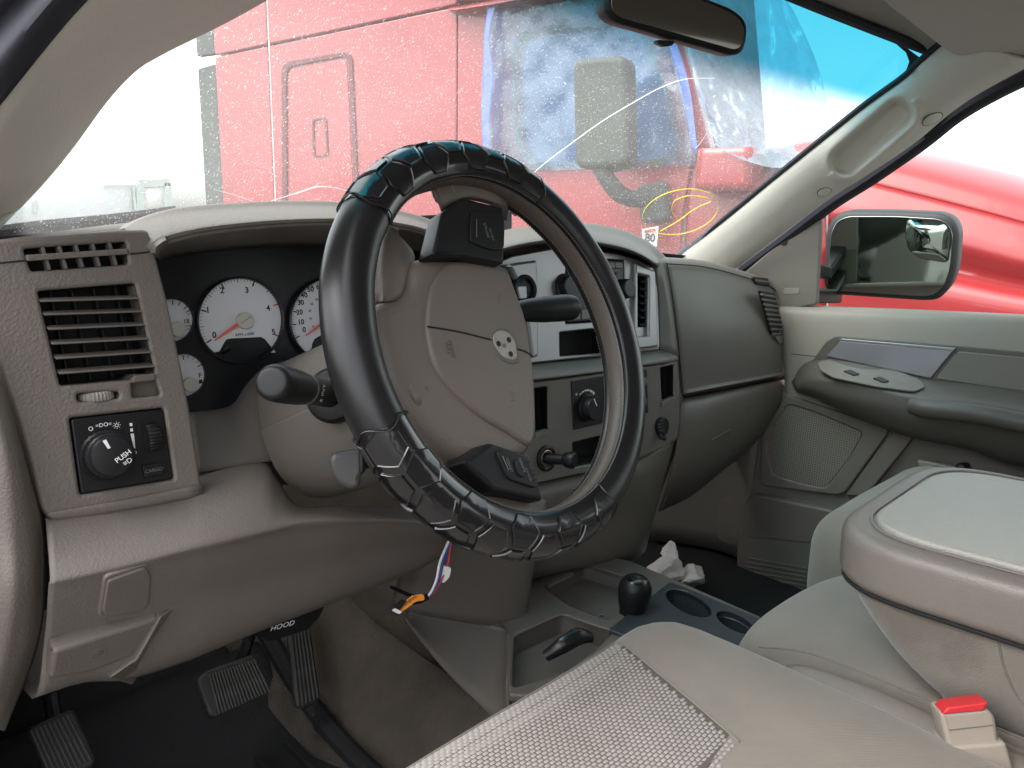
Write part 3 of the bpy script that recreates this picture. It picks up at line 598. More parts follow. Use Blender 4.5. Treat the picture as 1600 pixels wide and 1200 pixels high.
# sun visor folded up on the passenger side
vis = thing('sun_visor', (.40, 0, 1.9), 'folded sun visor against the headliner at the upper right', 'sun visor')
vp = Plane((.5, -.1, 1.862), (-.10, -.12, -1))
vpts = [vp.hit(*p) for p in [(1345, -60), (1380, 0), (1432, 42), (1478, 78), (1502, 88), (1530, 82), (1560, 86), (1640, 118), (1760, 110), (1740, -60)]]
slab('visor_body', spline(vpts, 4, closed=True), V((.01, .01, .022)), m_head, vis, bevel=.006, seg=3)

# rear-view mirror
rc = at(1060, 25, Y=.10); rvp = Plane(rc, (-.40, -.90, -.10))
rvm = thing('rear_view_mirror', rc+V((0, .03, 0)), 'black rear-view mirror hanging at the top of the windshield', 'mirror')
rv_o = [(946, -8), (947, 20), (962, 34), (1148, 87), (1162, 83), (1169, 66), (1171, 34), (1150, 14), (1095, -8), (1010, -36), (965, -40)]
panel('housing', rv_o, [], rvp, .035, m_black, rvm, bev=.008, r=.014)
m_mirror = mat('mirror_glass', (.16, .155, .14), .04, var=0, metal=1)
panel('mirror_glass', [(955, -6), (956, 17), (968, 27), (1147, 78), (1156, 75), (1162, 62), (1163, 38), (1146, 21), (1092, -2), (1010, -28), (970, -32)], [], rvp, .004, m_mirror, rvm, bev=.0006, r=.012, h=.0022)
panel('tilt_tab', [(1027, 66), (1030, 62), (1056, 64), (1052, 71), (1040, 73)], [], rvp, .014, m_black, rvm, bev=.002, h=-.008)
tube('stalk', [rc+V((.0, .02, .0)), rc+V((.01, .045, .03)), rc+V((.01, .06, .06))], .009, m_black, rvm, n=10)
# ================================================================== DASHBOARD
dash = thing('dashboard', (0, .45, 1.1), 'taupe grained plastic dashboard across the truck cab', 'dashboard')
BP = Plane((-.68, .28, 1.45), (0, -.99, .139))
m_dark = m_blackm
def pxs(z, sc, ox, oy): return [(x/sc+ox, y/sc+oy) for x, y in z]
Z5 = lambda *z: pxs(z, 2.5, 0, 340)
vent_hole = Z5((148, 287), (527, 256), (606, 608), (520, 612), (512, 632), (237, 657))
defrost = Z5((92, 122), (492, 94), (500, 182), (122, 210))
lever_slot = Z5((516, 640), (606, 628), (628, 694), (520, 704))
wheel_slot = Z5((300, 688), (465, 680), (468, 706), (307, 722))
sw_hole = Z5((272, 783), (640, 743), (682, 1024), (314, 1084))
bez = [(-70, 384), (0, 374), (100, 366), (190, 359), (232, 358), (241, 390), (262, 470), (283, 570), (300, 655), (311, 730), (317, 768), (319, 777), (100, 818), (78, 812), (66, 795), (52, 735), (30, 655), (2, 575), (-40, 475)]
panel('driver_bezel', bez, [vent_hole, defrost, lever_slot, wheel_slot, sw_hole], BP, .03, m_dash, dash, bev=.0035, r=.006, hr=.003)
# bevelled lower edge and rounded outer side of the bezel
patch('bezel_edge', [[BP.hit(80, 800, .002), BP.hit(100, 797, .003), BP.hit(200, 780, .003), BP.hit(316, 757, .003)], [BP.hit(72, 806, .0), BP.hit(100, 813, 0), BP.hit(200, 797, 0), BP.hit(318, 775, 0)], [BP.hit(72, 810, -.02), BP.hit(100, 819, -.02), BP.hit(200, 803, -.02), BP.hit(319, 781, -.02)]], m_dash, dash, nu=5, nv=3, thick=.003)
bar('seam', BP.hit(-70, 418, .0002), BP.hit(40, 407, .0002), .0016, .0008, m_dark, dash, up=(0, -1, 0), bevel=0)
bar('seam', BP.hit(203, 397, .0002), BP.hit(241, 393, .0002), .0016, .0008, m_dark, dash, up=(0, -1, 0), bevel=0)
def well(name, poly, pl, depth, m, parent, r=.003):
    """walls and floor of a recess behind a hole"""
    q = rnd([pl.uv(*p) for p in poly], r); n = len(q)
    vs = [pl.pt(u, v, -.002) for u, v in q] + [pl.pt(u, v, -depth) for u, v in q]
    fs = [(i, (i+1) % n, n+(i+1) % n, n+i) for i in range(n)] + [tuple(range(n, 2*n))]
    o = mesh(name, vs, fs, m, parent, sharp=40); return o
# side vent
vent = well('side_vent', vent_hole, BP, .05, m_blackm, dash)
for a, b in (((150, 322), (532, 311)), ((165, 374), (545, 362)), ((181, 431), (557, 414)), ((195, 488), (570, 468)), ((210, 545), (584, 520)), ((223, 603), (596, 575))):
    (x0, y0), (x1, y1) = Z5(a, b)
    bar('slat', BP.hit(x0, y0, -.003), BP.hit(x1, y1, -.003), .014, .0018, m_soft, vent, up=(0, -.12, 1), bevel=.0008)
for k in range(4):
    x0, y0 = Z5((190+k*84, 290-k*7))[0]; x1, y1 = Z5((265+k*84, 645-k*10))[0]
    bar('vane', BP.hit(x0, y0, -.022), BP.hit(x1, y1, -.022), .012, .0016, m_black, vent, up=(1, 0, 0), bevel=.0004)
well('lever_pocket', lever_slot, BP, .012, m_soft, dash)
panel('vent_lever', Z5((515, 628), (530, 616), (605, 608), (607, 636), (520, 646)), [], BP, .012, m_soft, vent, bev=.0015, r=.001, h=.003)
well('thumbwheel_pocket', wheel_slot, BP, .012, m_blackm, dash)
c0 = BP.hit(153.5, 621, -.006); tw = lathe('vent_thumbwheel', [(0, -.0045), (.0155, -.0045), (.0165, -.003), (.0165, .003), (.0155, .0045), (0, .0045)], c0+V((0, .008, 0)), BP.ey, m_door, dash, n=60, flute=1, bump=-.06)
tw.scale = (.8, .8, 1); tw.scale = (1, 1, 1)
# defroster vent at the dash corner
dv = well('defroster_vent', defrost, BP, .03, m_blackm, dash)
(x0, y0), (x1, y1) = Z5((100, 158), (494, 132)); bar('slat', BP.hit(x0, y0, -.001), BP.hit(x1, y1, -.001), .01, .0055, m_dash, dv, bevel=.001)
for k in range(5):
    (x0, y0), (x1, y1) = Z5((160+k*65, 118-k*4.5), (188+k*65, 206-k*4.5))
    bar('vane', BP.hit(x0, y0, -.006), BP.hit(x1, y1, -.006), .012, .003, m_soft, dv, up=(1, 0, 0), bevel=.0005)

# headlight switch
hsw = thing('headlight_switch', BP.hit(190, 760), 'black headlight switch panel with round knob, dimmer wheel and cargo button', 'switch')
panel('switch_plate', Z5((277, 788), (637, 748), (677, 1019), (318, 1079)), [], BP, .012, m_black, hsw, bev=.0015, r=.003, h=-.001)
kc = BP.hit(166, 711, -.001); KA = (BP.n + V((-.05, 0, .05))).normalized()
kn = lathe('knob', [(.0250, 0), (.0250, .004), (.0232, .006), (.0225, .017), (.0212, .0185), (.0200, .0186)], kc, KA, m_black, hsw, n=56, flute=1, bump=-.03)
lathe('knob_cap', [(.0200, .017), (.0200, .0225), (.0185, .0250), (.0120, .0262), (0, .0265)], kc, KA, m_black, kn, n=40)
kp = Plane(kc+KA*.0268, KA)
panel_uv('knob_pointer', [(-.0075, .0165), (-.0042, .0172), (-.0012, .0085), (-.0038, .008)], [], kp, .0006, m_whiteink, kn, .0002)
text('lettering', 'PUSH', kp.pt(.0085, -.0015, .0), kp.ex*.88+kp.ey*.48, kp.ey*.88-kp.ex*.48, .0068, m_whiteink, kn, bold=.01)
text('fog_symbol', '≡D', kp.pt(.0118, -.0075, .0), kp.ex*.88+kp.ey*.48, kp.ey*.88-kp.ex*.48, .0068, m_whiteink, kn)
hp = BP.up(-.0006)
def ring(name, x, y, r, w, pl, m, par, n=20):
    u, v = pl.uv(x, y); return panel_uv(name, [(u+r*math.cos(a*2*math.pi/n), v+r*math.sin(a*2*math.pi/n)) for a in range(n)], [[(u+(r-w)*math.cos(a*2*math.pi/n), v+(r-w)*math.sin(a*2*math.pi/n)) for a in range(n)]], pl, .0006, m, par, .0001)
ring('off_symbol', 142, 670, .0021, .0006, hp, m_whiteink, hsw)
ring('off_symbol', 211, 707, .0016, .0005, hp, m_whiteink, hsw)
def mark(name, pts, pl, m, par, th=.0006): return panel_uv(name, [pl.uv(*p) for p in pts], [], pl, th, m, par, .0001)
mark('dimmer_mark', Z5((507, 803), (517, 802), (518, 814), (508, 815)), hp, m_whiteink, hsw); mark('dimmer_mark', Z5((509, 824), (519, 823), (520, 835), (510, 836)), hp, m_whiteink, hsw)
mark('dimmer_mark', Z5((510, 845), (523, 843), (529, 900), (524, 904)), hp, m_whiteink, hsw)
text('parking_light_symbol', '=DO=', hp.hit(162, 664), hp.ex, hp.ey, .0055, m_whiteink, hsw)
ring('headlamp_symbol', 182.5, 664.5, .0018, .0006, hp, m_whiteink, hsw)
for k in range(8):
    a = k*math.pi/4; u, v = hp.uv(182.5, 664.5); p = hp.pt(u+.0026*math.cos(a), v+.0026*math.sin(a)); q = hp.pt(u+.0036*math.cos(a), v+.0036*math.sin(a)); bar('ray_mark', p, q, .0005, .0004, m_whiteink, hsw, up=hp.n, bevel=0)
dslot = Z5((545, 808), (606, 794), (626, 900), (568, 916))
panel('dimmer_surround', Z5((538, 803), (616, 792), (632, 905), (560, 920)), [dslot], BP, .004, m_black, hsw, bev=.001, r=.006, hr=.003, h=.0006)
lathe('dimmer_wheel', [(0, -.006), (.0172, -.006), (.018, -.004), (.018, .004), (.0172, .006), (0, .006)], BP.hit(234.5, 682, -.0105), BP.ex, m_black, hsw, n=64, flute=1, bump=-.05)
cb = panel('cargo_button', Z5((556, 968), (632, 958), (640, 1004), (566, 1016)), [], BP, .006, m_black, hsw, bev=.001, r=.001, h=.003)
text('lettering', 'CARGO', BP.hit(241, 734.5, .0034), BP.ex, BP.ey, .0052, m_greyink, cb)

# cluster hood (brow)
crest = [(186, 359), (212, 343), (262, 328), (330, 321), (430, 316), (530, 318), (605, 329), (665, 346), (730, 380)]
lip = [(241, 395), (246, 384), (268, 373), (330, 360), (430, 350), (530, 347), (605, 351), (665, 363), (730, 392)]
und = [(250, 408), (258, 405), (280, 400), (338, 393), (430, 386), (530, 386), (605, 389), (665, 396), (730, 415)]
rows = [[at(x, y, Y=.36)+V((0, .20, -.035)) for x, y in crest], [at(x, y, Y=.37) for x, y in crest], [at(a[0]*.8+b[0]*.2, a[1]*.8+b[1]*.2, Y=.335) for a, b in zip(crest, lip)], [at(a[0]*.25+b[0]*.75, a[1]*.25+b[1]*.75, Y=.292) for a, b in zip(crest, lip)], [at(x, y, Y=.288) for x, y in lip], [at(x, y+3, Y=.294) for x, y in lip], [at(x, y, Y=.42) for x, y in und]]
patch('cluster_hood', rows, m_dashtop, dash, nu=6, nv=4, thick=.004, toward=V((-.4, -.3, 1.9)))
# dash top out to the glass
top_f = [V((-.78, .345, 1.532)), V((-.60, .40, 1.555)), V((-.40, .42, 1.565)), V((-.1, .42, 1.545)), V((.2, .41, 1.53)), V((.40, .38, 1.490)), V((.62, .37, 1.470)), V((.78, .37, 1.445))]
top_b = [V((-.78, .47, 1.505)), V((-.60, .59, 1.510)), V((-.40, .66, 1.515)), V((-.1, .71, 1.51)), V((.2, .70, 1.50)), V((.40, .66, 1.485)), V((.62, .57, 1.465)), V((.78, .46, 1.445))]
patch('dash_top', [[p+V((0, -.03, -.03)) for p in top_f], top_f, [a.lerp(b, .5) for a, b in zip(top_f, top_b)], top_b], m_dashtop, dash, nu=5, nv=4, thick=.01, toward=V((0, 0, 3)))

# lower trim round the cluster and the knee panel
patch('cluster_trim', [[at(x, y, Y=Y) for x, y, Y in r] for r in (
    [(296, 643, .385), (340, 638, .39), (362, 628, .395), (378, 600, .40), (402, 574, .405), (440, 562, .405), (482, 557, .405), (520, 543, .41), (620, 520, .41)],
    [(297, 650, .365), (342, 646, .365), (370, 637, .37), (390, 612, .375), (412, 588, .38), (445, 574, .38), (486, 567, .38), (524, 555, .385), (620, 535, .385)],
    [(302, 690, .335), (345, 686, .335), (378, 680, .335), (400, 670, .335), (425, 655, .335), (455, 645, .335), (490, 640, .335), (530, 630, .34), (620, 620, .34)],
    [(306, 738, .305), (350, 731, .305), (385, 725, .305), (408, 722, .305), (435, 718, .305), (462, 715, .305), (500, 712, .305), (540, 705, .31), (620, 700, .31)])], m_soft, dash, nu=5, nv=5)
KN = ([(70, 806, .275), (130, 799, .275), (200, 788, .28), (290, 760, .30), (318, 737, .312), (408, 720, .312), (432, 744, .30), (466, 790, .272), (540, 790, .265), (640, 795, .26), (710, 805, .26)],
      [(73, 822, .247), (130, 815, .247), (200, 804, .247), (290, 786, .247), (322, 776, .247), (408, 752, .25), (438, 772, .245), (470, 799, .24), (540, 800, .235), (640, 804, .232), (710, 815, .235)],
      [(78, 900, .217), (130, 889, .212), (200, 873, .207), (290, 850, .202), (330, 841, .20), (410, 822, .20), (440, 817, .20), (475, 813, .20), (540, 811, .20), (640, 813, .208), (710, 828, .22)],
      [(76, 925, .218), (130, 914, .214), (200, 898, .208), (290, 875, .204), (330, 866, .203), (410, 845, .203), (440, 838, .203), (475, 832, .203), (540, 826, .204), (640, 822, .212), (706, 832, .224)],
      [(70, 1000, .236), (130, 985, .234), (200, 968, .228), (290, 942, .224), (330, 930, .222), (410, 905, .222), (440, 897, .222), (475, 888, .222), (540, 870, .222), (640, 850, .232), (700, 844, .242)],
      [(50, 1092, .262), (130, 1067, .26), (200, 1062, .258), (290, 1034, .256), (330, 1018, .256), (410, 985, .256), (440, 973, .256), (475, 960, .256), (540, 935, .256), (640, 895, .268), (690, 862, .28)])
kr = [[at(*p[:2], Y=p[2]) for p in r] for r in KN]
kr.append([p+V((0, .16, .012)) for p in kr[-1]])
patch('knee_panel', kr, m_lower, dash, nu=5, nv=5, thick=.004)
EC = ([(-130, 470, .31), (-60, 500, .268), (-12, 570, .262), (6, 596, .272)], [(-130, 690, .31), (-20, 690, .245), (26, 722, .240), (46, 740, .262)], [(-130, 840, .31), (-10, 835, .238), (38, 836, .234), (69, 824, .262)], [(-130, 930, .31), (-5, 925, .226), (41, 924, .223), (71, 909, .247)], [(-130, 1030, .31), (-20, 1030, .238), (26, 1027, .236), (60, 1008, .258)], [(-130, 1160, .33), (-50, 1150, .262), (-10, 1140, .262), (8, 1143, .28)])
patch('end_cap', [[at(x, y, Y=Y) for x, y, Y in r] for r in EC], m_dash, dash, nu=6, nv=5)
KP = Plane(at(200, 930, Y=.2178), (0, -.93, -.36))
sq = [(168, 908), (228, 887), (237, 900), (234, 945), (222, 955), (172, 965), (160, 958)]
cvr = panel('access_cover', sq, [], KP, .006, m_lower, dash, bev=.002, r=.005, h=.0038)
panel('cover_groove', [(163, 901), (232, 879), (243, 893), (240, 950), (226, 963), (166, 974), (153, 964)], [], KP, .006, m_lower, dash, bev=.002, r=.006, h=.0018)
KQ = Plane(at(170, 1010, Y=.2385), (0, -.93, -.36))
hb = panel('brake_release_handle', [(84, 1018), (250, 965), (236, 993), (213, 1024), (140, 1052), (76, 1062)], [], KQ, .02, m_lower, dash, bev=.004, r=.004, h=.010)
ring('brake_symbol', 155, 1022, .0068, .0009, KQ.up(.0106), m_lower, hb, 24)
text('lettering', 'P', KQ.hit(155, 1022, .0106), KQ.ex, KQ.ey, .007, m_lower, hb, depth=.0004)
slab('handle_slot', [KQ.hit(80, 1016, .006), KQ.hit(252, 960, .006), KQ.hit(250, 966, .006), KQ.hit(84, 1021, .006)], V((0, .004, 0)), m_dark, dash, bevel=0)
slab('handle_fin', [KQ.hit(274, 948, .002), KQ.hit(251, 965, .014), KQ.hit(212, 1030, .018), KQ.hit(170, 1060, .016), KQ.hit(208, 1072, .002)], V((0, .02, .0)), m_lower, dash, bevel=.003)
hood = thing('hood_release', at(440, 980, Y=.27), 'black hood release lever marked HOOD under the dashboard edge', 'lever')
HP = Plane(at(445, 975, Y=.27), (-.12, -.98, -.12))
panel('lever_plate', [(398, 990), (412, 975), (470, 955), (512, 940), (500, 965), (482, 985), (420, 1004)], [], HP, .012, m_black, hood, bev=.002)
text('lettering', 'HOOD', HP.hit(441, 978, .0006), (HP.hit(456, 973)-HP.hit(427, 981)), HP.ey, .0098, m_whiteink, hood, shear=.25)

# ---------------------------------------------------------------- instrument cluster
clu = thing('instrument_cluster', (-.5, .41, 1.33), 'instrument cluster with white gauge faces under the dashboard hood', 'gauges')
CP = Plane((-.5, .405, 1.44), (0, -.985, .17))
panel('cluster_face', [(150, 360), (800, 330), (800, 580), (520, 590), (345, 660), (200, 700)], [], CP, .01, m_lens, clu, bev=.001)
def eld(cx, cy, rx, ry, a): return (cx+rx*math.cos(a), cy-ry*math.sin(a))
def G6(x, y): return (x/3.3333+220, y/3.3333+300)
def gauge(name, cx, cy, r, cut=None, label=None):
    c = G6(cx, cy); rp_ = r/3.3333
    if cut: a0, a1 = cut; poly = [eld(*c, rp_, rp_, a0+(a1-a0)*k/60) for k in range(61)]
    else: poly = [eld(*c, rp_, rp_, 2*math.pi*k/48) for k in range(48)]
    rim = [eld(*c, rp_*1.045, rp_*1.045, 2*math.pi*k/60) for k in range(60)]
    inn_ = [eld(*c, rp_*.995, rp_*.995, 2*math.pi*k/60) for k in range(60)]
    return c, rp_, poly, rim, inn_
def build_gauge(name, cx, cy, r, low=None):
    c, rp_, poly, rim, inn_ = gauge(name, cx, cy, r, (rad(-50), rad(230)) if low else None)
    if low: poly = poly + [G6(*p) for p in low]
    gpl = CP.up(.0035)
    o = panel_uv(name, [gpl.uv(*p) for p in poly], [], gpl, .002, m_gauge, clu, .0003)
    q = CP.up(.009); panel_uv('rim', [q.uv(*p) for p in rim], [[q.uv(*p) for p in inn_]], q, .0085, m_lens, o, .0015)
    return o, c, rp_
GP = CP.up(.0039)
def tick(c, rp_, a, f0, f1, w, m, par):
    p = GP.hit(*eld(*c, rp_*f0, rp_*f0, rad(a))); q = GP.hit(*eld(*c, rp_*f1, rp_*f1, rad(a))); bar('tick', p, q, w, .0004, m, par, up=GP.n, bevel=0)
def ticks_joined(c, rp_, angs, f0, f1, w, m, par):
    vs = []; fs = []
    for a in angs:
        p = GP.hit(*eld(*c, rp_*f0, rp_*f0, rad(a))); q = GP.hit(*eld(*c, rp_*f1, rp_*f1, rad(a))); d = (q-p).normalized(); s = d.cross(GP.n)*w/2; k = len(vs)
        vs += [p-s, p+s, q+s, q-s, p-s+GP.n*.0003, p+s+GP.n*.0003, q+s+GP.n*.0003, q-s+GP.n*.0003]
        fs += [tuple(k+i for i in f) for f in ((4, 5, 6, 7), (0, 1, 5, 4), (1, 2, 6, 5), (2, 3, 7, 6), (3, 0, 4, 7))]
    mesh('minor_ticks', vs, fs, m, par, smooth=False)
low_t = [(410, 830), (432, 790), (445, 768), (475, 762), (628, 755), (650, 768), (676, 800), (700, 835)]
tach, c, rp_ = build_gauge('tachometer', 523, 668, 219, low_t)
A0, ST = 213, -47.2
for k in range(6): tick(c, rp_, A0+ST*k, .85, .985, .0018, m_redink if k > 3 else m_ink, tach)
ticks_joined(c, rp_, [A0+ST*(k/10) for k in range(1, 40) if k % 10], .93, .985, .00045, m_ink, tach)
ticks_joined(c, rp_, [A0+ST*(k/2) for k in (1, 3, 5, 7)], .90, .985, .0008, m_ink, tach)
ticks_joined(c, rp_, [A0+ST*(k/10) for k in range(38, 50) if k % 10], .93, .985, .0007, m_redink, tach)
for s, p in (('0', (383, 746)), ('1', (349, 616)), ('2', (423, 514)), ('3', (553, 512)), ('4', (664, 606)), ('5', (691, 730))): text('numeral', s, GP.hit(*G6(*p)), GP.ex, GP.ey, .0105, m_ink, tach, bold=.022)
text('lettering', 'RPM x1000', GP.hit(*G6(542, 742)), GP.ex, GP.ey, .0054, m_ink, tach)
def needle(par, cx, cy, tx, ty, hub=True, m=None):
    a = CP.hit(*G6(cx, cy), .0075); b = CP.hit(*G6(tx, ty), .0062); d = (b-a).normalized(); s = d.cross(CP.n).normalized()
    slab('needle', [a-s*.0022, a+s*.0022, b+s*.0006, b-s*.0006], CP.n*.0011, m_orange, par, bevel=0)
    if hub: lathe('needle_hub', [(.0105, -.002), (.0105, .004), (.0098, .005), (0, .0052)], CP.hit(*G6(cx+8, cy+2), .0062), CP.n, m_cream, par, n=28)
needle(tach, 530, 670, 385, 773)
bar('hub_slot', CP.hit(*G6(520, 687), .0117), CP.hit(*G6(573, 648), .0117), .0005, .0005, m_greyink, tach, up=CP.n, bevel=0)
low_s = [(889, 815), (893, 790), (905, 765), (940, 745), (1100, 745), (1140, 830)]
spd, c, rp_ = build_gauge('speedometer', 1004, 668, 219, low_s)
sa = [205, 186, 167.5, 150, 136, 122, 108, 94, 80]
for k, a in enumerate(sa): tick(c, rp_, a, .89, .985, .0015, m_ink, spd)
ticks_joined(c, rp_, [sa[k]+(sa[k+1]-sa[k])*f/5 for k in range(8) for f in range(1, 5)], .945, .985, .00045, m_ink, spd)
for s, p in (('0', (851, 718)), ('10', (834, 678)), ('20', (827, 627)), ('30', (833, 577)), ('40', (851, 538)), ('50', (884, 508)), ('60', (930, 494)), ('70', (980, 488)), ('80', (1030, 492))): text('numeral', s, GP.hit(*G6(*p)), GP.ex, GP.ey, .0098, m_ink, spd, bold=.022)
for s, p in (('0', (897, 701)), ('20', (884, 660)), ('40', (880, 620)), ('60', (891, 583)), ('80', (917, 560))): text('numeral', s, GP.hit(*G6(*p)), GP.ex, GP.ey, .0048, m_greyink, spd)
text('lettering', 'MPH', GP.hit(*G6(965, 720)), GP.ex, GP.ey, .0050, m_ink, spd)
needle(spd, 985, 655, 858, 747)
vlt, c, rp_ = build_gauge('voltmeter', 166, 667, 111)
text('numeral', '18', GP.hit(*G6(237, 674)), GP.ex, GP.ey, .0078, m_ink, vlt, bold=.012)
for a, m in ((20, m_redink), (30, m_ink), (45, m_ink), (68, m_ink), (90, m_ink)): tick(c, rp_, a, .72, .92, .0010, m, vlt)
panel_uv('battery_symbol', [GP.uv(*G6(x, y)) for x, y in ((232, 697), (262, 694), (262, 714), (232, 716))], [[GP.uv(*G6(x, y)) for x, y in ((235, 700), (259, 697), (259, 711), (235, 713))]], GP, .0005, m_ink, vlt, .0001)
lathe('needle_hub', [(.009, -.002), (.009, .004), (0, .005)], CP.hit(*G6(190, 715), .006), CP.n, m_cream, vlt, n=24)
fue, c, rp_ = build_gauge('fuel_gauge', 228, 953, 111)
text('numeral', 'F', GP.hit(*G6(309, 957)), GP.ex, GP.ey, .0085, m_ink, fue, bold=.012)
for a in (32, 47, 62, 78, 94): tick(c, rp_, a, .72 if a in (32, 94) else .80, .92, .0011 if a in (32, 94) else .0005, m_ink, fue)
panel_uv('pump_symbol', [GP.uv(*G6(x, y)) for x, y in ((303, 978), (318, 976), (322, 982), (322, 996), (303, 999))], [], GP, .0005, m_ink, fue, .0001)
lathe('needle_hub', [(.009, -.002), (.009, .004), (0, .005)], CP.hit(*G6(258, 1003), .006), CP.n, m_cream, fue, n=24)
tube('reset_stem', [CP.hit(349, 550, .002), CP.hit(361, 543, .02)], .0032, m_black, clu, n=12)

# ---------------------------------------------------------------- centre stack
ST_ = Plane((.1, .285, 1.42), (0, -.985, .172))
def Z9(*z): return pxs(z, 3.0, 780, 360)
sil = [(760, 418), (800, 400), (860, 389), (927, 391), (967, 397), (1000, 407), (1026, 419), (1029, 470), (1031, 543), (990, 550), (835, 567), (770, 575)]
rv_hole = Z9((643, 205), (703, 218), (700, 440), (640, 455)) ; rv_hole = Z9((648, 205), (703, 215), (701, 450), (645, 452))
rd_hole = [(884, 404), (976, 406), (978, 500), (884, 506)]
pk_hole = Z9((283, 478), (400, 465), (560, 450), (560, 570), (285, 590))
lv_hole = Z9((60, 200), (120, 195), (122, 290), (62, 300))
panel('silver_bezel', sil, [rv_hole, rd_hole, pk_hole, lv_hole], ST_, .012, m_silver, dash, bev=.002, r=.004, hr=.002)
well('pocket', pk_hole, ST_, .06, m_blackm, dash)
cv = well('centre_vent', rv_hole, ST_, .04, m_blackm, dash)
for k in range(7):
    y0 = 236+k*33.5; (x0, y0_), (x1, y1_) = Z9((648, y0-4), (701, y0+4)); bar('slat', ST_.hit(x0, y0_, -.004), ST_.hit(x1, y1_, -.004), .016, .0035, m_black, cv, up=(0, -.5, 1), bevel=.0008)
frm = panel('vent_frame', Z9((640, 150), (735, 190), (748, 545), (642, 560)), [Z9((648, 205), (703, 218), (701, 495), (646, 497))], ST_, .012, m_silver, dash, bev=.004, r=.004, hr=.002, h=.008)
panel('vent_lock', Z9((648, 458), (698, 455), (698, 492), (648, 494)), [], ST_, .01, m_stack, cv, bev=.001, h=-.001)
mark('vent_lock_slot', Z9((656, 475), (690, 473), (690, 488), (656, 490)), ST_.up(-.0004), m_blackm, cv)
panel('vent_frame', Z9((25, 160), (178, 138), (186, 290), (186, 590), (160, 600), (120, 300), (60, 180)), [], ST_, .012, m_silver, dash, bev=.004, r=.004, h=.012)
lv = well('centre_vent', lv_hole, ST_, .04, m_blackm, dash)
for k in range(3):
    (x0, y0_), (x1, y1_) = Z9((62, 222+k*28), (120, 216+k*28)); bar('slat', ST_.hit(x0, y0_, -.004), ST_.hit(x1, y1_, -.004), .016, .0035, m_black, lv, up=(0, -.5, 1), bevel=.0008)
ign = lathe('ignition_bezel', [(.0225, 0), (.0225, .010), (.019, .014), (.015, .012), (.015, .008), (0, .008)], ST_.hit(815, 453, .004), ST_.n, m_black, dash, n=30)
panel('ignition_window', Z9((88, 262), (128, 260), (132, 318), (98, 322)), [], ST_, .004, m_chrome, ign, bev=.001, h=.024)
# radio
rdo = thing('radio', ST_.hit(930, 500), 'grey-black car radio with round knobs in the silver centre bezel', 'radio')
panel('radio_face', [(886, 405), (974, 407), (976, 498), (886, 504)], [], ST_, .03, m_black, rdo, bev=.002, r=.003, h=-.002)
RP = ST_.up(-.0015)
for k in range(7):
    panel('button', Z9((330+k*36, 148), (364+k*36, 149), (364+k*36, 178), (330+k*36, 176)), [], RP, .006, m_stack, rdo, bev=.001, r=.001, h=.003)
panel('display', Z9((330, 222), (520, 224), (520, 290), (330, 294)), [], RP, .003, m_glassdark, rdo, bev=.0006, h=.001)
mark('disc_slot', Z9((330, 190), (552, 196), (552, 210), (330, 206)), RP.up(.0006), m_blackm, rdo)
for k in range(4): panel('button', Z9((300+k*44, 378-k*3), (338+k*44, 375-k*3), (338+k*44, 422-k*4), (300+k*44, 425-k*4)), [], RP, .006, m_stack, rdo, bev=.001, r=.001, h=.003)
for k in range(3): panel('button', Z9((524, 226+k*50), (550, 227+k*50), (550, 268+k*50), (524, 266+k*50)), [], RP, .006, m_stack, rdo, bev=.001, r=.001, h=.003)
ka = lathe('tuning_knob', [(.0175, 0), (.0172, .012), (.016, .019), (.0145, .0205), (0, .0205)], ST_.hit(970, 452, .000), ST_.n, m_black, rdo, n=40)
lathe('volume_knob', [(.0235, 0), (.0235, .004), (.019, .006), (.0185, .016), (.017, .018), (0, .018)], ST_.hit(882, 450, -.001), ST_.n, m_black, rdo, n=40)
# hood over the stack, cheek and ledge
cr2 = [(740, 372), (800, 357), (860, 350), (905, 349), (945, 354), (985, 367), (1014, 384), (1034, 404)]
lp2 = [(740, 408), (800, 388), (860, 378), (905, 379), (945, 384), (980, 392), (1006, 403), (1027, 417)]
patch('stack_hood', [[at(x, y, Y=.38)+V((0, .18, -.03)) for x, y in cr2], [at(x, y, Y=.385) for x, y in cr2], [at(a[0]*.7+b[0]*.3, a[1]*.7+b[1]*.3, Y=.335) for a, b in zip(cr2, lp2)], [at(a[0]*.35+b[0]*.65, a[1]*.35+b[1]*.65, Y=.285) for a, b in zip(cr2, lp2)], [at(x, y-2, Y=.272) for x, y in lp2], [at(x, y+2, Y=.30) for x, y in lp2]], m_stack, dash, nu=6, nv=4, toward=V((-.2, -.4, 2.0)))
patch('stack_cheek', [[at(1026, 415, Y=.292), at(1034, 404, Y=.30), at(1041, 404, Y=.315)], [at(1029, 470, Y=.286), at(1044, 468, Y=.275), at(1052, 470, Y=.29)], [at(1031, 546, Y=.272), at(1056, 556, Y=.258), at(1062, 557, Y=.28)]], m_stack, dash, nu=5, nv=6)
patch('stack_ledge', [[at(760, 576, Y=.285), at(835, 566, Y=.28), at(930, 557, Y=.28), at(1031, 545, Y=.275)], [at(760, 592, Y=.258), at(835, 583, Y=.255), at(940, 572, Y=.255), at(1057, 556, Y=.253)], [at(760, 604, Y=.254), at(835, 594, Y=.25), at(940, 581, Y=.25), at(1060, 563, Y=.25)]], m_stack, dash, nu=5, nv=4)
LP = Plane((.1, .252, 1.25), (0, -.992, .12))
lh1 = [(836, 607), (856, 604), (857, 674), (838, 679)]; lh2 = [(1032, 575), (1053, 570), (1053, 624), (1035, 632)]; lh3 = [(895, 692), (990, 668), (992, 712), (897, 730)]
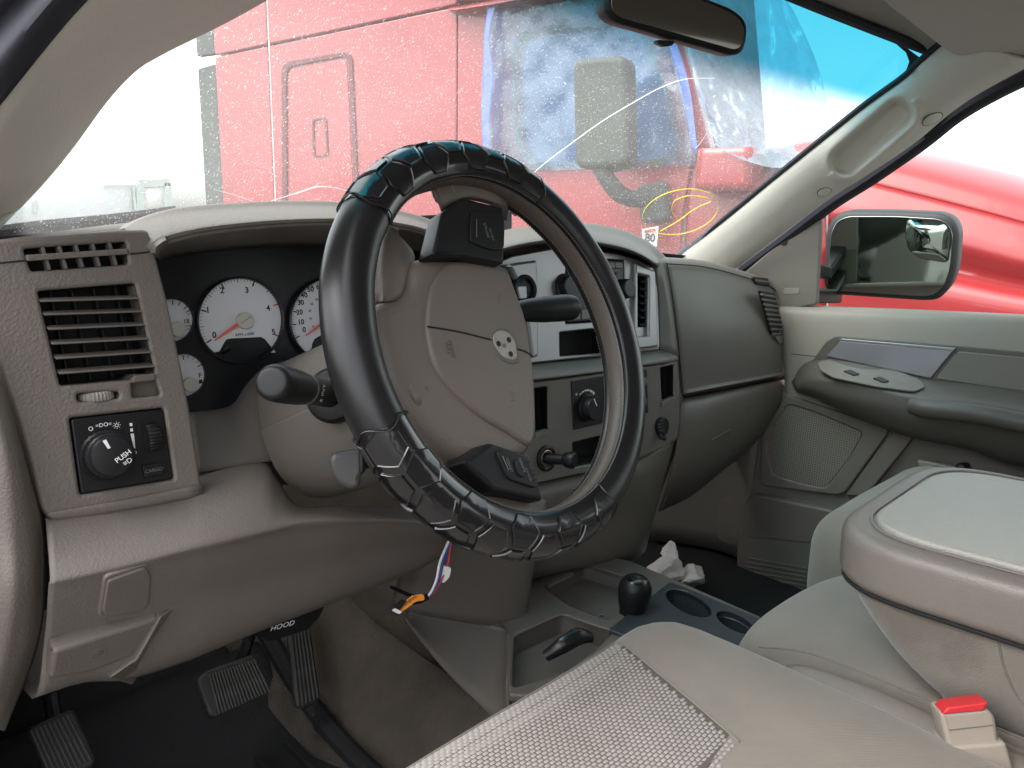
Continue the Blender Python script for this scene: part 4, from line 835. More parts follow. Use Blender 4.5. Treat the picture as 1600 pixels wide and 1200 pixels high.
panel('stack_panel', [(770, 610), (835, 597), (940, 583), (1058, 565), (1062, 600), (1063, 660), (1058, 685), (1040, 698), (985, 722), (900, 742), (838, 756), (780, 770)], [lh1, lh2, lh3], LP, .02, m_stack, dash, bev=.003, r=.006, hr=.002)
for hh, d in ((lh1, .05), (lh2, .05), (lh3, .07)): well('cubby', hh, LP, d, m_blackm, dash)
slab('cubby_lip', [LP.hit(838, 676, .004), LP.hit(858, 671, .004), LP.hit(858, 679, .004), LP.hit(838, 685, .004)], V((0, .01, 0)), m_stack, dash, bevel=.001)
slab('cubby_lip', [LP.hit(1034, 628, .004), LP.hit(1055, 620, .004), LP.hit(1055, 627, .004), LP.hit(1035, 636, .004)], V((0, .01, 0)), m_stack, dash, bevel=.001)
clm = thing('climate_control', LP.hit(950, 665), 'black climate control plate with round knobs below the radio', 'control panel')
panel('control_plate', [(893, 596), (1011, 577), (1013, 645), (897, 672)], [], LP, .012, m_black, clm, bev=.001, r=.002, h=.002)
KC = LP.up(.002)
for (x, y) in ((922, 634), (990, 615)):
    k = lathe('knob', [(.0235, 0), (.0235, .003), (.0205, .005), (.0195, .018), (.0185, .0195), (0, .0195)], KC.hit(x-5, y+3), KC.n, m_black, clm, n=40)
    kp2 = Plane(KC.hit(x-5, y+3)+KC.n*.0198, KC.n); bar('pointer', kp2.pt(.002, .004), kp2.pt(-.004, .0165), .0014, .0005, m_whiteink, k, up=KC.n, bevel=0)
    u0, v0 = KC.uv(x-5, y+3)
    if x < 950:
        for j in range(6):
            a0 = rad(125-j*14); a1 = rad(125-j*14-11); w = .0006+.0003*j
            panel_uv('fan_mark', [(u0+(.029-w)*math.cos(a0), v0+(.029-w)*math.sin(a0)), (u0+(.029+w)*math.cos(a0), v0+(.029+w)*math.sin(a0)), (u0+(.029+w)*math.cos(a1), v0+(.029+w)*math.sin(a1)), (u0+(.029-w)*math.cos(a1), v0+(.029-w)*math.sin(a1))], [], KC.up(.0004), .0005, m_whiteink, clm, .0001)
    else:
        for j in range(9):
            a0 = rad(215-j*22); a1 = rad(215-j*22-20)
            panel_uv('temperature_mark', [(u0+.0262*math.cos(a0), v0+.0262*math.sin(a0)), (u0+.0285*math.cos(a0), v0+.0285*math.sin(a0)), (u0+.0285*math.cos(a1), v0+.0285*math.sin(a1)), (u0+.0262*math.cos(a1), v0+.0262*math.sin(a1))], [], KC.up(.0004), .0005, m_wblue if j < 5 else m_wred, clm, .0001)
ring('off_mark', 901, 616, .0020, .0006, KC.up(.0004), m_whiteink, clm)
for y in (596, 627): lathe('button', [(.008, 0), (.008, .004), (.006, .006), (0, .0062)], KC.hit(1004, y), KC.n, m_stack, clm, n=20)
# lighter and power outlet
lit = thing('cigarette_lighter', LP.hit(855, 735), 'black knob pulled out of a metal-ringed lighter socket under the climate panel', 'lighter')
lathe('socket_ring', [(.0205, -.002), (.0205, .005), (.017, .006), (.0135, .004), (.0135, -.012)], LP.hit(852, 716, 0), LP.n, m_black, lit, n=32)
lathe('socket_liner', [(.0135, -.008), (.0135, .0045), (.0125, .0048), (.0122, -.008)], LP.hit(852, 716, 0), LP.n, mat('brass_ring', (.45, .33, .2), .3, var=.1, metal=.9), lit, n=32)
LA = (LP.n+V((.33, 0, -.03))).normalized()
lathe('lighter_body', [(.0085, -.01), (.0085, .030), (.0105, .032), (.0125, .036), (.0135, .044), (.0125, .048), (.010, .0495), (0, .0490)], LP.hit(853, 716, 0), LA, m_black, lit, n=32)
out_ = thing('power_outlet', LP.hit(1033, 690), 'power outlet with dangling black cap at the right edge of the centre stack', 'outlet')
lathe('outlet_cap', [(.018, -.002), (.018, .006), (.015, .009), (0, .0098)], LP.hit(1032, 666, 0), LP.n, m_black, out_, n=28)
for k in range(4): bar('cap_print', LP.hit(1029, 658+k*5, .0102), LP.hit(1037, 657+k*5, .0102), .0007, .0005, m_greyink, out_, up=LP.n, bevel=0)
tube('cap_strap', [LP.hit(1030, 678, .004), LP.hit(1034, 684, .012), LP.hit(1040, 685, .016)], .004, m_black, out_, n=8)
# body of the stack down to the tunnel
patch('stack_lower', [[at(770, 768, Y=.275), at(838, 756, Y=.268), at(930, 735, Y=.266), at(1005, 714, Y=.266), at(1060, 686, Y=.275)], [at(780, 800, Y=.262), at(842, 785, Y=.256), at(940, 760, Y=.255), at(1010, 742, Y=.256), at(1052, 715, Y=.28)], [at(800, 860, Y=.28), at(850, 830, Y=.275), at(940, 815, Y=.272), at(1005, 800, Y=.272), at(1030, 780, Y=.30)], [at(815, 905, Y=.30), at(865, 892, Y=.29), at(935, 880, Y=.285), at(992, 868, Y=.285), at(1010, 855, Y=.32)], [at(815, 908, Y=.36), at(865, 895, Y=.36), at(935, 883, Y=.36), at(992, 872, Y=.36), at(1008, 860, Y=.38)]], m_stack, dash, nu=6, nv=5)
patch('stack_foot', [[at(640, 840, Y=.33), at(720, 815, Y=.265), at(834, 790, Y=.252), at(840, 788, Y=.275)], [at(622, 905, Y=.345), at(690, 890, Y=.285), at(824, 878, Y=.250), at(832, 878, Y=.275)], [at(612, 945, Y=.36), at(665, 962, Y=.31), at(806, 985, Y=.248), at(815, 985, Y=.28)]], m_soft, dash, nu=6, nv=6)
# passenger side: glove box door, vent strip and bolster
GB = ([(1036, 402, .345), (1100, 407, .345), (1160, 423, .345), (1200, 438, .35), (1218, 456, .37)], [(1041, 411, .305), (1100, 416, .302), (1160, 431, .304), (1204, 447, .315), (1224, 466, .34)], [(1055, 500, .278), (1110, 500, .265), (1165, 500, .265), (1215, 505, .28), (1238, 515, .312)], [(1065, 604, .272), (1120, 594, .256), (1175, 585, .256), (1226, 576, .27), (1244, 571, .305)], [(1066, 613, .272), (1120, 603, .256), (1175, 593, .256), (1226, 583, .27), (1244, 577, .305)], [(1067, 622, .30), (1120, 612, .285), (1175, 601, .285), (1226, 590, .30), (1244, 584, .32)])
gb = patch('glove_box', [[at(x, y, Y=Y) for x, y, Y in r] for r in GB], m_stack, dash, nu=7, nv=5)
for col in ([(p[0], p[1]+1, p[2]-.004) for p in GB[1]], [(GB[k][0][0]+1, GB[k][0][1], GB[k][0][2]-.0035) for k in (1, 2, 3, 4)]):
    tube('seam', [at(x, y, Y=Y) for x, y, Y in col], .0011, m_dark, dash, n=6)
BO = ([(1063, 621, .30), (1120, 611, .285), (1175, 600, .285), (1226, 590, .30), (1242, 586, .32)], [(1064, 632, .268), (1120, 621, .25), (1175, 609, .25), (1224, 597, .266), (1242, 590, .30)], [(1060, 690, .262), (1115, 672, .246), (1172, 655, .25), (1220, 635, .27), (1238, 618, .305)], [(1045, 755, .285), (1090, 742, .28), (1140, 718, .285), (1185, 685, .30), (1212, 658, .325)], [(1030, 800, .36), (1080, 775, .36), (1130, 735, .36), (1175, 700, .37), (1200, 675, .38)])
patch('lower_bolster', [[at(x, y, Y=Y) for x, y, Y in r] for r in BO], m_stack, dash, nu=7, nv=5)
pv = Plane(at(1207, 492, Y=.277), (.22, -.965, .12))
def Z4(*z): return pxs(z, 2.2222, 1000, 360)
rvt = panel('side_vent', Z4((418, 208), (468, 218), (504, 366), (460, 362)), [], pv, .006, m_blackm, dash, bev=.0005, h=.004)
for k in range(9):
    (x0, y0), (x1, y1) = Z4((420+k*5., 222+k*17.2), (468+k*4.2, 231+k*16.2)); bar('slat', pv.hit(x0, y0, .0055), pv.hit(x1, y1, .0055), .004, .0038, m_stack, rvt, up=(0, -.3, 1), bevel=.0008)
panel('vent_lever', Z4((470, 368), (500, 366), (500, 390), (486, 396)), [], pv, .006, m_stack, dash, bev=.001, h=.008)
dv2 = panel('defroster_vent', Z4((394, 160), (444, 166), (452, 192), (404, 184)), [], Plane(at(1190, 440, Y=.3075), (.1, -.9, .35)), .006, m_blackm, dash, bev=.0005, h=.006)
bar('slat', at(1180, 438, Y=.299), at(1203, 441, Y=.305), .004, .004, m_stack, dv2)
ap = Plane(at(1155, 650, Y=.2485), (0, -.99, -.1))
panel('airbag_label', Z4((312, 625), (380, 604), (374, 634), (305, 655)), [], ap, .003, m_stack, dash, bev=.0006, r=.002, h=.0028)
panel('latch_recess', Z4((248, 730), (318, 690), (312, 712)), [], Plane(at(1128, 680, Y=.249), (0, -.97, -.22)), .004, m_soft, dash, bev=.0006, h=.004)
# ================================================================== STEERING
WC = V((-.40, 0, 1.447)); _t = rad(23.4); _w = rad(3.9)
WN = V((math.sin(_w)*math.cos(_t), -math.cos(_w)*math.cos(_t), math.sin(_t)))
WP = Plane(WC, WN); WR = .185
whl = thing('steering_wheel', WC-WN*.06, 'steering wheel in a black hexagon-pattern leather cover with taupe hub', 'steering wheel')
def tor(th, v, r): e = WP.ex*math.cos(th)+WP.ey*math.sin(th); return WC + e*(WR+r*math.cos(v)) + WN*(r*math.sin(v))
def torus_part(name, th0, th1, v0, v1, rf, m, parent, nu=96, nv=24, closed=False, thick=0):
    vs = []; fs = []; n1 = nu if closed else nu+1
    for i in range(n1):
        th = th0+(th1-th0)*i/nu
        for j in range(nv+1):
            v = v0+(v1-v0)*j/nv; vs.append(tor(th, v, rf(th, j/nv)))
    for i in range(nu):
        for j in range(nv):
            a = i*(nv+1)+j; b = ((i+1) % n1)*(nv+1)+j; fs.append((a, b, b+1, a+1))
    return mesh(name, vs, fs, m, parent, sharp=0)
torus_part('rim', 0, 2*math.pi, 0, 2*math.pi, lambda th, f: .0192, mat('rim_brown_leather', (.092, .073, .060), .45, 700, .25, .0004, var=.12, vs=20), whl, closed=True)
V0, V1 = rad(-149), rad(149)
def lipr(th, f):
    d = min(f, 1-f); e = max(0, 1-d/.055)
    return .0225 + .0012*math.exp(-((d-.035)/.018)**2) - .0042*e*e + .00035*noise.noise(V((math.cos(th)*6, math.sin(th)*6, f*3)))
cov = torus_part('leather_cover', 0, 2*math.pi, V0, V1, lipr, m_leather, whl, nu=160, nv=40, closed=True)
def wang(x, y): u, v = WP.uv(x, y); return math.atan2(v, u)
def lipr2(th, f): return lipr(th, f)+.0007
secs = [(rad(58), rad(136), -1), (rad(196), rad(288), 1)]
for a0, a1, _s in secs:
    torus_part('pattern_sleeve', a0, a1, V0, V1, lipr2, m_gloss, cov, nu=70, nv=36)
hexn = 0
def hexpad(th, v, size, rot):
    vs = []; fs = []; rings = [(1.0, .0), (.975, .0014), (.95, .0020), (.90, .0012), (.4, .0013), (0, .0013)]
    N = 18; rr = .0233
    for s, hgt in rings[:-1]:
        for k in range(N):
            q = k/3; i = int(q); f = q-i
            a = rot+i*math.pi/3; b = rot+(i+1)*math.pi/3
            x = (math.cos(a)*(1-f)+math.cos(b)*f)*size*s; y = (math.sin(a)*(1-f)+math.sin(b)*f)*size*s
            vv_ = v+y/rr; vs.append(tor(th+x/(WR+rr*math.cos(v)), vv_, rr+hgt))
    vs.append(tor(th, v, rr+.0013))
    for j in range(len(rings)-2):
        for k in range(N): fs.append((j*N+k, j*N+(k+1) % N, (j+1)*N+(k+1) % N, (j+1)*N+k))
    b0 = (len(rings)-2)*N
    for k in range(N): fs.append((b0+k, b0+(k+1) % N, len(vs)-1))
    return mesh('hexagon_pad', vs, fs, m_gloss, cov, sharp=28)
for a0, a1, _s in secs:
    n = int((a1-a0-rad(5))/rad(8.9)); step = (a1-a0-rad(9))/n
    for k in range(n+1):
        th = a0+rad(4.5)+k*step
        for vc in ((-84, 0, 84) if k % 2 else (-42, 42)):
            hexpad(th, rad(vc), .0178, 0)
# seams: stitches along the open slit and at the sleeve ends
def stitches(name, pts, r, m, parent, gap=.45):
    vs = []; fs = []
    for a, b in zip(pts, pts[1:]):
        a = V(a); b = V(b); b = a.lerp(b, 1-gap); d = (b-a).normalized(); u = d.orthogonal().normalized(); s = d.cross(u); k = len(vs)
        for p in (a, b):
            for q in range(5): an = q*2*math.pi/5; vs.append(p+(u*math.cos(an)+s*math.sin(an))*r)
        fs += [(k+q, k+(q+1) % 5, k+5+(q+1) % 5, k+5+q) for q in range(5)] + [tuple(k+q for q in range(5))[::-1], tuple(k+5+q for q in range(5))]
    return mesh(name, vs, fs, m, parent)
stitches('stitching', [tor(rad(i*1.2), rad(137), .0236) for i in range(300)], .00035, m_thread, cov)
stitches('stitching', [tor(rad(i*1.2), rad(-137), .0236) for i in range(300)], .00035, m_thread, cov)
for sg in (-1, 1):
    zz = []
    for i in range(200):
        zz += [tor(rad(i*1.8), rad(sg*152), .0205), tor(rad(i*1.8+.5), rad(sg*(160+random.uniform(-2, 3))), .0199)]
    stitches('lacing', zz, .00022, m_thread, cov, gap=.1)
for a0, a1, _s in secs:
    for th in (a0, a1):
        w = [tor(th+rad(1.1)*math.sin(k*.22), rad(-140+k*3.2), .0246) for k in range(88)]
        tube('seam_welt', w[::3], .0007, m_leather, cov, n=6, steps=3)
        stitches('stitching', w, .0005, m_threadw, cov, gap=.35)
# hub: back body, raised face, crease, emblem recess
m_hub = mat('hub_taupe_vinyl', (.138, .117, .101), .50, 420, .35, .0006, var=.06)
def wpoly(px, h): return [WP.uv(x, y, h) for x, y in px]
ho = [(643, 403), (682, 397), (724, 397), (786, 412), (798, 424), (808, 450), (826, 502), (834, 554), (839, 600), (837, 694), (829, 711), (790, 730), (740, 730), (690, 700), (640, 650), (606, 590), (588, 520), (591, 469), (627, 464), (643, 447)]
hub = panel_uv('hub', rnd(wpoly(ho, -.012), .02, 6), [], WP.up(-.012), .06, m_hub, whl, .014, res=4)
hf = [(712, 407), (786, 416), (797, 427), (806, 450), (824, 502), (832, 554), (837, 600), (835, 692), (792, 674), (747, 646), (708, 610), (682, 575), (671, 539), (667, 509), (672, 457), (688, 424)]
panel_uv('airbag_cover', [tuple(p.xy) for p in spline([V((*p, 0)) for p in wpoly(hf, -.008)], 4, True)], [], WP.up(-.008), .012, m_hub, whl, .005, res=3)
for a, b in (((668, 510), (768, 531)), ((806, 545), (832, 556))):
    tube('crease', [WP.hit(*a, -.0076), WP.hit((a[0]+b[0])/2, (a[1]+b[1])/2-2, -.0076), WP.hit(*b, -.0076)], .0008, m_dark, whl, n=6)
emb = [(770, 524), (781, 515), (797, 520), (806, 534), (809, 560), (800, 563), (786, 557), (773, 540)]
panel_uv('emblem_recess', rnd(wpoly([(766, 522), (780, 510), (799, 515), (809, 531), (813, 566), (800, 570), (783, 562), (769, 543)], -.0072), .006), [], WP.up(-.0072), .003, m_soft, whl, .001)
eb = panel_uv('emblem_plate', rnd(wpoly(emb, -.0062), .005), [], WP.up(-.0062), .003, mat('worn_emblem_plate', (.30, .29, .26), .6, 300, .3, .0006, 'noise', var=.25, vs=60), whl, .0008)
for (x, y, r) in ((779, 537, .0028), (795, 531, .0028), (798, 553, .0028), (788, 540, .0022)):
    lathe('hole', [(r, -.001), (r, .0005), (0, .0006)], WP.hit(x, y, -.0060), WN, m_dark if r > .0025 else m_soft, eb, n=16)
def htext(s, x, y, size, ang): ex_ = WP.ex*math.cos(rad(ang))+WP.ey*math.sin(rad(ang)); ey_ = WN.cross(ex_); return text('embossed_lettering', s, WP.hit(x, y, -.0076), ex_, ey_, size, m_hub, whl, depth=.0006)
htext('SRS', 700, 543, .0075, -92); htext('AIRBAG', 706, 545, .005, -92)
for (x, y) in ((780, 465), (801, 618)): panel_uv('moulded_mark', wpoly([(x-3, y-8), (x+4, y-7), (x+4, y+8), (x-2, y+8)], -.0074), [wpoly([(x-2, y-6), (x+3, y-5), (x+3, y+6), (x-1, y+6)], -.0074)], WP.up(-.0074), .001, m_hub, whl, .0003)
# spokes out to the rim
def spoke(name, rows, m): return patch(name, [[WP.hit(x, y, h) for x, y, h in r] for r in rows], m, whl, nu=5, nv=5, thick=.02)
spoke('spoke', [[(668, 285, -.02), (676, 276, -.006), (735, 272, -.002), (790, 285, -.006), (800, 300, -.03)], [(682, 310, -.03), (690, 318, -.008), (735, 305, -.003), (788, 318, -.006), (796, 330, -.03)], [(690, 335, -.035), (694, 332, -.02), (725, 312, -.014), (786, 328, -.016), (792, 345, -.035)]], m_hub)
spoke('spoke', [[(752, 792, -.03), (762, 800, -.006), (805, 815, -.002), (850, 812, -.006), (862, 805, -.03)], [(752, 775, -.03), (764, 778, -.008), (805, 790, -.004), (850, 796, -.008), (858, 795, -.03)], [(752, 755, -.03), (768, 762, -.02), (805, 770, -.016), (848, 780, -.018), (853, 782, -.03)]], m_hub)
spoke('spoke', [[(585, 345, -.045), (605, 350, -.022), (640, 385, -.022), (648, 400, -.05)], [(580, 400, -.045), (600, 400, -.018), (638, 420, -.018), (648, 440, -.05)], [(580, 470, -.045), (598, 470, -.02), (630, 468, -.022), (645, 455, -.05)]], m_hub)
spoke('spoke', [[(610, 590, -.05), (630, 588, -.02), (655, 595, -.02), (668, 610, -.05)], [(620, 615, -.05), (640, 615, -.012), (662, 622, -.014), (672, 632, -.05)], [(640, 655, -.05), (655, 652, -.02), (664, 648, -.022), (672, 645, -.05)]], m_hub)
# control pods
PD = WP.up(.004)
pod = panel_uv('control_pod', rnd([PD.uv(*p) for p in [(692, 331), (724, 308), (786, 324), (789, 352), (788, 412), (724, 399), (676, 398)]], .003), [], PD, .024, m_black, whl, .003)
bp_ = panel_uv('button_pad', rnd([PD.uv(*p, .0012) for p in [(736, 329), (785, 335), (788, 350), (787, 390), (768, 391), (734, 378)]], .006, 5), [], PD.up(.0022), .003, m_black, pod, .001)
bar('button_ridge', PD.hit(744.5, 342, .0026), PD.hit(744.5, 371, .0026), .0016, .001, m_greyink, pod, up=WN)
text('lettering', 'CRUISE', PD.hit(760, 360, .0025), WP.ey*-1, WP.ex, .0048, m_greyink, pod)
text('lettering', 'ON OFF', PD.hit(768, 366, .0025), WP.ey*-1, WP.ex, .0036, m_greyink, pod)
for i in range(3):
    for j in range(6): lathe('grip_dot', [(.0007, 0), (.0006, .0004), (0, .0005)], PD.hit(775+i*3.4, 347+j*6, .0023), WN, m_blackm, pod, n=8)
PE = WP.up(.010)
pod2 = panel_uv('control_pod', rnd([PE.uv(*p) for p in [(724, 722), (766, 691), (828, 711), (845, 760), (849, 783), (773, 767)]], .003), [], PE, .04, m_black, whl, .004)
panel_uv('button_pad', rnd([PE.uv(*p, .0012) for p in [(774, 705), (790, 702), (822, 714), (841, 757), (836, 763), (793, 748)]], .005, 5), [], PE.up(.0022), .003, m_black, pod2, .001)
panel_uv('button', rnd([PE.uv(*p, .004) for p in [(805, 720), (812, 718), (822, 738), (818, 747), (810, 740)]], .003, 4), [], PE.up(.0045), .003, m_black, pod2, .001)
tx = (PE.hit(800, 736)-PE.hit(793, 718)).normalized()
text('lettering', 'RESUME', PE.hit(816, 727, .0048), tx, WN.cross(tx), .0040, m_greyink, pod2); text('lettering', 'COAST', PE.hit(796, 727, .0026), tx, WN.cross(tx), .0042, m_greyink, pod2); text('lettering', 'CANCEL', PE.hit(826, 742, .0026), tx, WN.cross(tx), .0036, m_greyink, pod2)
bar('button_ridge', PE.hit(785, 712, .0026), PE.hit(795, 735, .0026), .0012, .001, m_greyink, pod2, up=WN)
for i in range(3):
    for j in range(5): lathe('grip_dot', [(.0007, 0), (.0006, .0004), (0, .0005)], PE.hit(822+i*3+j*2.6, 723+j*7-i*1, .0023), WN, m_blackm, pod2, n=8)

# column shroud, stalks
colm = thing('steering_column', WC-WN*.2, 'taupe steering column shroud behind the wheel with stalks on both sides', 'steering column')
def loft(name, stations, m, parent, n=36, pw=2.6, sharp=0):
    vs = []; fs = []
    for c, a, up_, dn in stations:
        for k in range(n):
            t_ = 2*math.pi*k/n; x = math.copysign(abs(math.cos(t_))**(2/pw), math.cos(t_))*a; y = math.copysign(abs(math.sin(t_))**(2/pw), math.sin(t_)); y = y*(up_ if y > 0 else dn)
            vs.append(c + WP.ex*x + WP.ey*y)
    S_ = len(stations)
    for i in range(S_-1):
        for k in range(n): fs.append((i*n+k, i*n+(k+1) % n, (i+1)*n+(k+1) % n, (i+1)*n+k))
    fs += [tuple(range(n))[::-1], tuple((S_-1)*n+k for k in range(n))]
    return mesh(name, vs, fs, m, parent, sharp=50)
CX = lambda d, dx=0, dy=0: WC - WN*d + WP.ex*dx + WP.ey*dy
m_shroud = mat('shroud_taupe_plastic', (.112, .098, .084), .5, 600, .25, .0005, var=.06)
loft('lower_shroud', [(CX(.085), .045, .0, .05), (CX(.09), .060, .01, .06), (CX(.13), .073, .012, .078), (CX(.18), .082, .012, .090), (CX(.25), .088, .012, .098), (CX(.34), .090, .012, .10)], m_shroud, colm)
loft('upper_shroud', [(CX(.085, 0, .004), .044, .045, .0), (CX(.09, 0, .004), .058, .055, .0), (CX(.13, 0, .004), .071, .064, .0), (CX(.18, 0, .004), .080, .070, .0), (CX(.25, 0, .004), .086, .076, .0), (CX(.34, 0, .004), .088, .08, .0)], m_shroud, colm)
stk = thing('turn_signal_stalk', at(515, 615, Y=.17), 'black turn signal stalk on the left of the steering column', 'stalk')
sb = at(522, 618, Y=.165); st_ = at(424, 597, Y=.075)
dd = (st_-sb)
lathe('boot', [(.030, -.012), (.030, .004), (.026, .010), (.016, .014)], sb, dd.normalized(), m_black, stk, n=28)
tube('stalk_body', [sb, sb+dd*.35, sb+dd*.52], [.0135, .0140, .0145], m_black, stk, n=20)
tube('stalk_grip', [sb+dd*.54, sb+dd*.60, sb+dd*.74, sb+dd*.88, sb+dd*.97, sb+dd*1.0, sb+dd*1.005], [.0145, .0160, .0168, .0172, .0165, .013, .004], m_black, stk, n=24)
tube('white_ring', [sb+dd*.522, sb+dd*.535], .0155, m_greyink, stk, n=24)
q_ = sb+dd*.45; nrm = (CAM-q_); nrm = (nrm - dd*nrm.dot(dd)/dd.length_squared).normalized()
text('lettering', '2 INT', q_+nrm*.0146, nrm.cross(dd).normalized()*-1, dd, .0075, m_whiteink, stk)
gsl = thing('gear_lever', at(815, 487, Y=.13), 'black column gear lever to the right of the steering wheel hub', 'lever')
g0 = at(770, 497, Y=.13); g1 = at(818, 486, Y=.125); g2 = at(896, 480, Y=.12)
tube('lever_grip', [g0, g0.lerp(g1, .6), g1, g1.lerp(g2, .4), g1.lerp(g2, .8), g1.lerp(g2, .97), g2], [.010, .012, .0135, .0165, .0175, .0160, .010], m_black, gsl, n=24)
tl_ = thing('tilt_lever', at(540, 735, Y=.1), 'small dark grey paddle lever under the left side of the column', 'lever')
TP = Plane(at(542, 735, Y=.10), (-.5, -.80, .2))
panel('paddle', [(513, 722), (520, 707), (560, 703), (571, 708), (572, 738), (562, 745), (565, 758), (552, 767), (534, 760), (520, 745)], [], TP, .012, mat('dark_grey_plastic', (.05, .048, .046), .45, 600, .2, .0004, var=.08), tl_, bev=.005, r=.008)
panel('paddle_rib', [(560, 705), (571, 709), (571, 737), (561, 742)], [], TP, .016, m_black, tl_, bev=.003, h=.006)
tube('paddle_arm', [TP.hit(560, 725, -.006), TP.hit(600, 715, -.03), TP.hit(640, 700, -.05)], .007, m_black, tl_, n=10)

# loose wires hanging below the column
wir = thing('wiring_harness', at(700, 845, Y=.2), 'loose red, white and blue wires hanging below the steering wheel', 'wires')
for nm, m, o_ in (('blue_wire', m_wblue, 0), ('red_wire', m_wred, 5), ('white_wire', m_wwhite, -5), ('blue_wire', m_wblue, -1)):
    k = 3 if nm == 'red_wire' else 0
    tube(nm, [at(706+o_*.3, 838, Y=.215), at(699+o_*.7, 858, Y=.205), at(692+o_+k, 880, Y=.20), at(686+o_*.8, 905, Y=.198), at(676+o_*.5, 925, Y=.20), at(664, 936, Y=.203)], .0017, m, wir, n=8)
WPn = Plane(at(694, 897, Y=.20), (-.4, -.9, .1))
panel('connector', [(692, 884), (706, 888), (703, 902), (694, 912), (684, 908)], [], WPn, .008, m_white, wir, bev=.0012, h=.004)
tube('tape_wrap', [at(668, 932, Y=.203), at(656, 938, Y=.205), at(645, 940, Y=.205)], .0045, m_black, wir, n=10)
OT = Plane(at(640, 940, Y=.205), (-.3, -.9, .3))
panel('orange_label', [(615, 953), (645, 930), (662, 928), (664, 938), (650, 940), (626, 958)], [], OT, .002, m_tape, wir, bev=.0004, h=.005)
panel('black_label', [(612, 951), (628, 936), (636, 938), (624, 955)], [], OT, .002, m_black, wir, bev=.0004, h=.0075)
panel('label_tip', [(612, 954), (617, 950), (629, 956), (624, 960)], [], OT, .002, m_white, wir, bev=.0004, h=.0085)
text('lettering', 'WARNING', OT.hit(636, 942, .0057), OT.hit(650, 933)-OT.hit(626, 951), OT.ey, .006, m_ink, wir)
tube('branch_wire', [at(664, 936, Y=.203), at(640, 930, Y=.25), at(622, 922, Y=.30), at(612, 918, Y=.33)], .0028, m_black, wir, n=8)

# ================================================================== PEDALS AND FLOOR
def pedal(name, px, pl, th, ribs, label, arm, across=None, m=m_pedal):
    t_ = thing(name, pl.hit(*px[0]), label, 'pedal')
    panel('pad', px, [], pl, th, m, t_, bev=.004, r=.010)
    for a, b in ribs: bar('rib', pl.hit(*a, .0012), pl.hit(*b, .0012), .0026, .004, m_steel, t_, up=pl.n, bevel=.0008)
    tube('arm', [pl.o - pl.n*.01] + arm, .009, m_black, t_, n=8)
PB = Plane(at(365, 1065, Y=.43), (-.1, -.80, .6))
pedal('brake_pedal', [(306, 1060), (326, 1046), (400, 1020), (424, 1076), (420, 1085), (338, 1121), (327, 1118)], PB, .022, [((327+k*4.6, 1053-k*1.55), (343+k*5.2, 1116-k*2.35)) for k in range(16)], 'wide ribbed brake pedal in the middle of the dark footwell', [at(385, 1010, Y=.52), at(400, 960, Y=.55)])
PG = Plane(at(475, 1040, Y=.46), (-.15, -.86, .48))
pedal('accelerator_pedal', [(449, 988), (485, 979), (501, 1090), (494, 1100), (463, 1110)], PG, .014, [((455+k*5.2, 990-k*1.3), (467+k*6, 1104-k*2.6)) for k in range(6)], 'tall narrow ribbed accelerator pedal next to the carpet', [at(462, 960, Y=.53), at(460, 930, Y=.56)])
PP = Plane(at(95, 1160, Y=.40), (-.1, -.80, .6))
pedal('parking_brake_pedal', [(40, 1139), (108, 1108), (118, 1112), (150, 1186), (146, 1196), (80, 1232)], PP, .016, [((48+k*7, 1141-k*3), (84+k*7.2, 1222-k*4.2)) for k in range(9)], 'ribbed parking brake pedal in the lower left corner', [at(80, 1090, Y=.48), at(90, 1050, Y=.5)])
mat_ = thing('floor_mat', (-.55, .2, .745), 'black rubber floor mat under the pedals on the driver side', 'floor mat')
patch('mat_sheet', [[V((-.79, -.1, .752)), V((-.55, -.1, .752)), V((-.355, -.1, .752))], [V((-.79, .30, .752)), V((-.55, .30, .752)), V((-.350, .30, .752))], [V((-.79, .50, .760)), V((-.55, .50, .760)), V((-.335, .50, .760))], [V((-.79, .64, .835)), V((-.55, .64, .835)), V((-.33, .64, .835))]], m_rubber, mat_, nu=6, nv=6, thick=.006)
for k in range(9): bar('rib', V((-.77+k*.05, .0, .7545)), V((-.77+k*.05, .46, .760)), .006, .006, m_rubber, mat_, bevel=.0015)
tube('edge_lip', [V((-.372, -.12, .762)), V((-.368, .2, .764)), V((-.362, .40, .768)), V((-.358, .54, .80)), V((-.36, .66, .87))], .016, m_rubber, mat_, n=10)
# tunnel carpet
tn = []
for y, dz, w in ((-.7, 0, 0), (-.2, 0, 0), (.15, 0, 0), (.35, .0, .0), (.52, .02, -.005), (.66, .09, -.02), (.76, .20, -.04)):
    tn.append([V((-.40+w, y, .748+dz)), V((-.345+w, y, .765+dz)), V((-.305+w, y, .83+dz)), V((-.25+w, y, .885+dz)), V((-.19, y, .87+dz)), V((.12, y, .86+dz)), V((.24, y, .85+dz)), V((.31, y, .80+dz)), V((.36, y, .748+dz))])
tun = patch('floor_tunnel', tn, m_carpet, None, nu=5, nv=5, thick=.008, toward=V((-1, -.3, 2))); tag(tun, kind='structure')

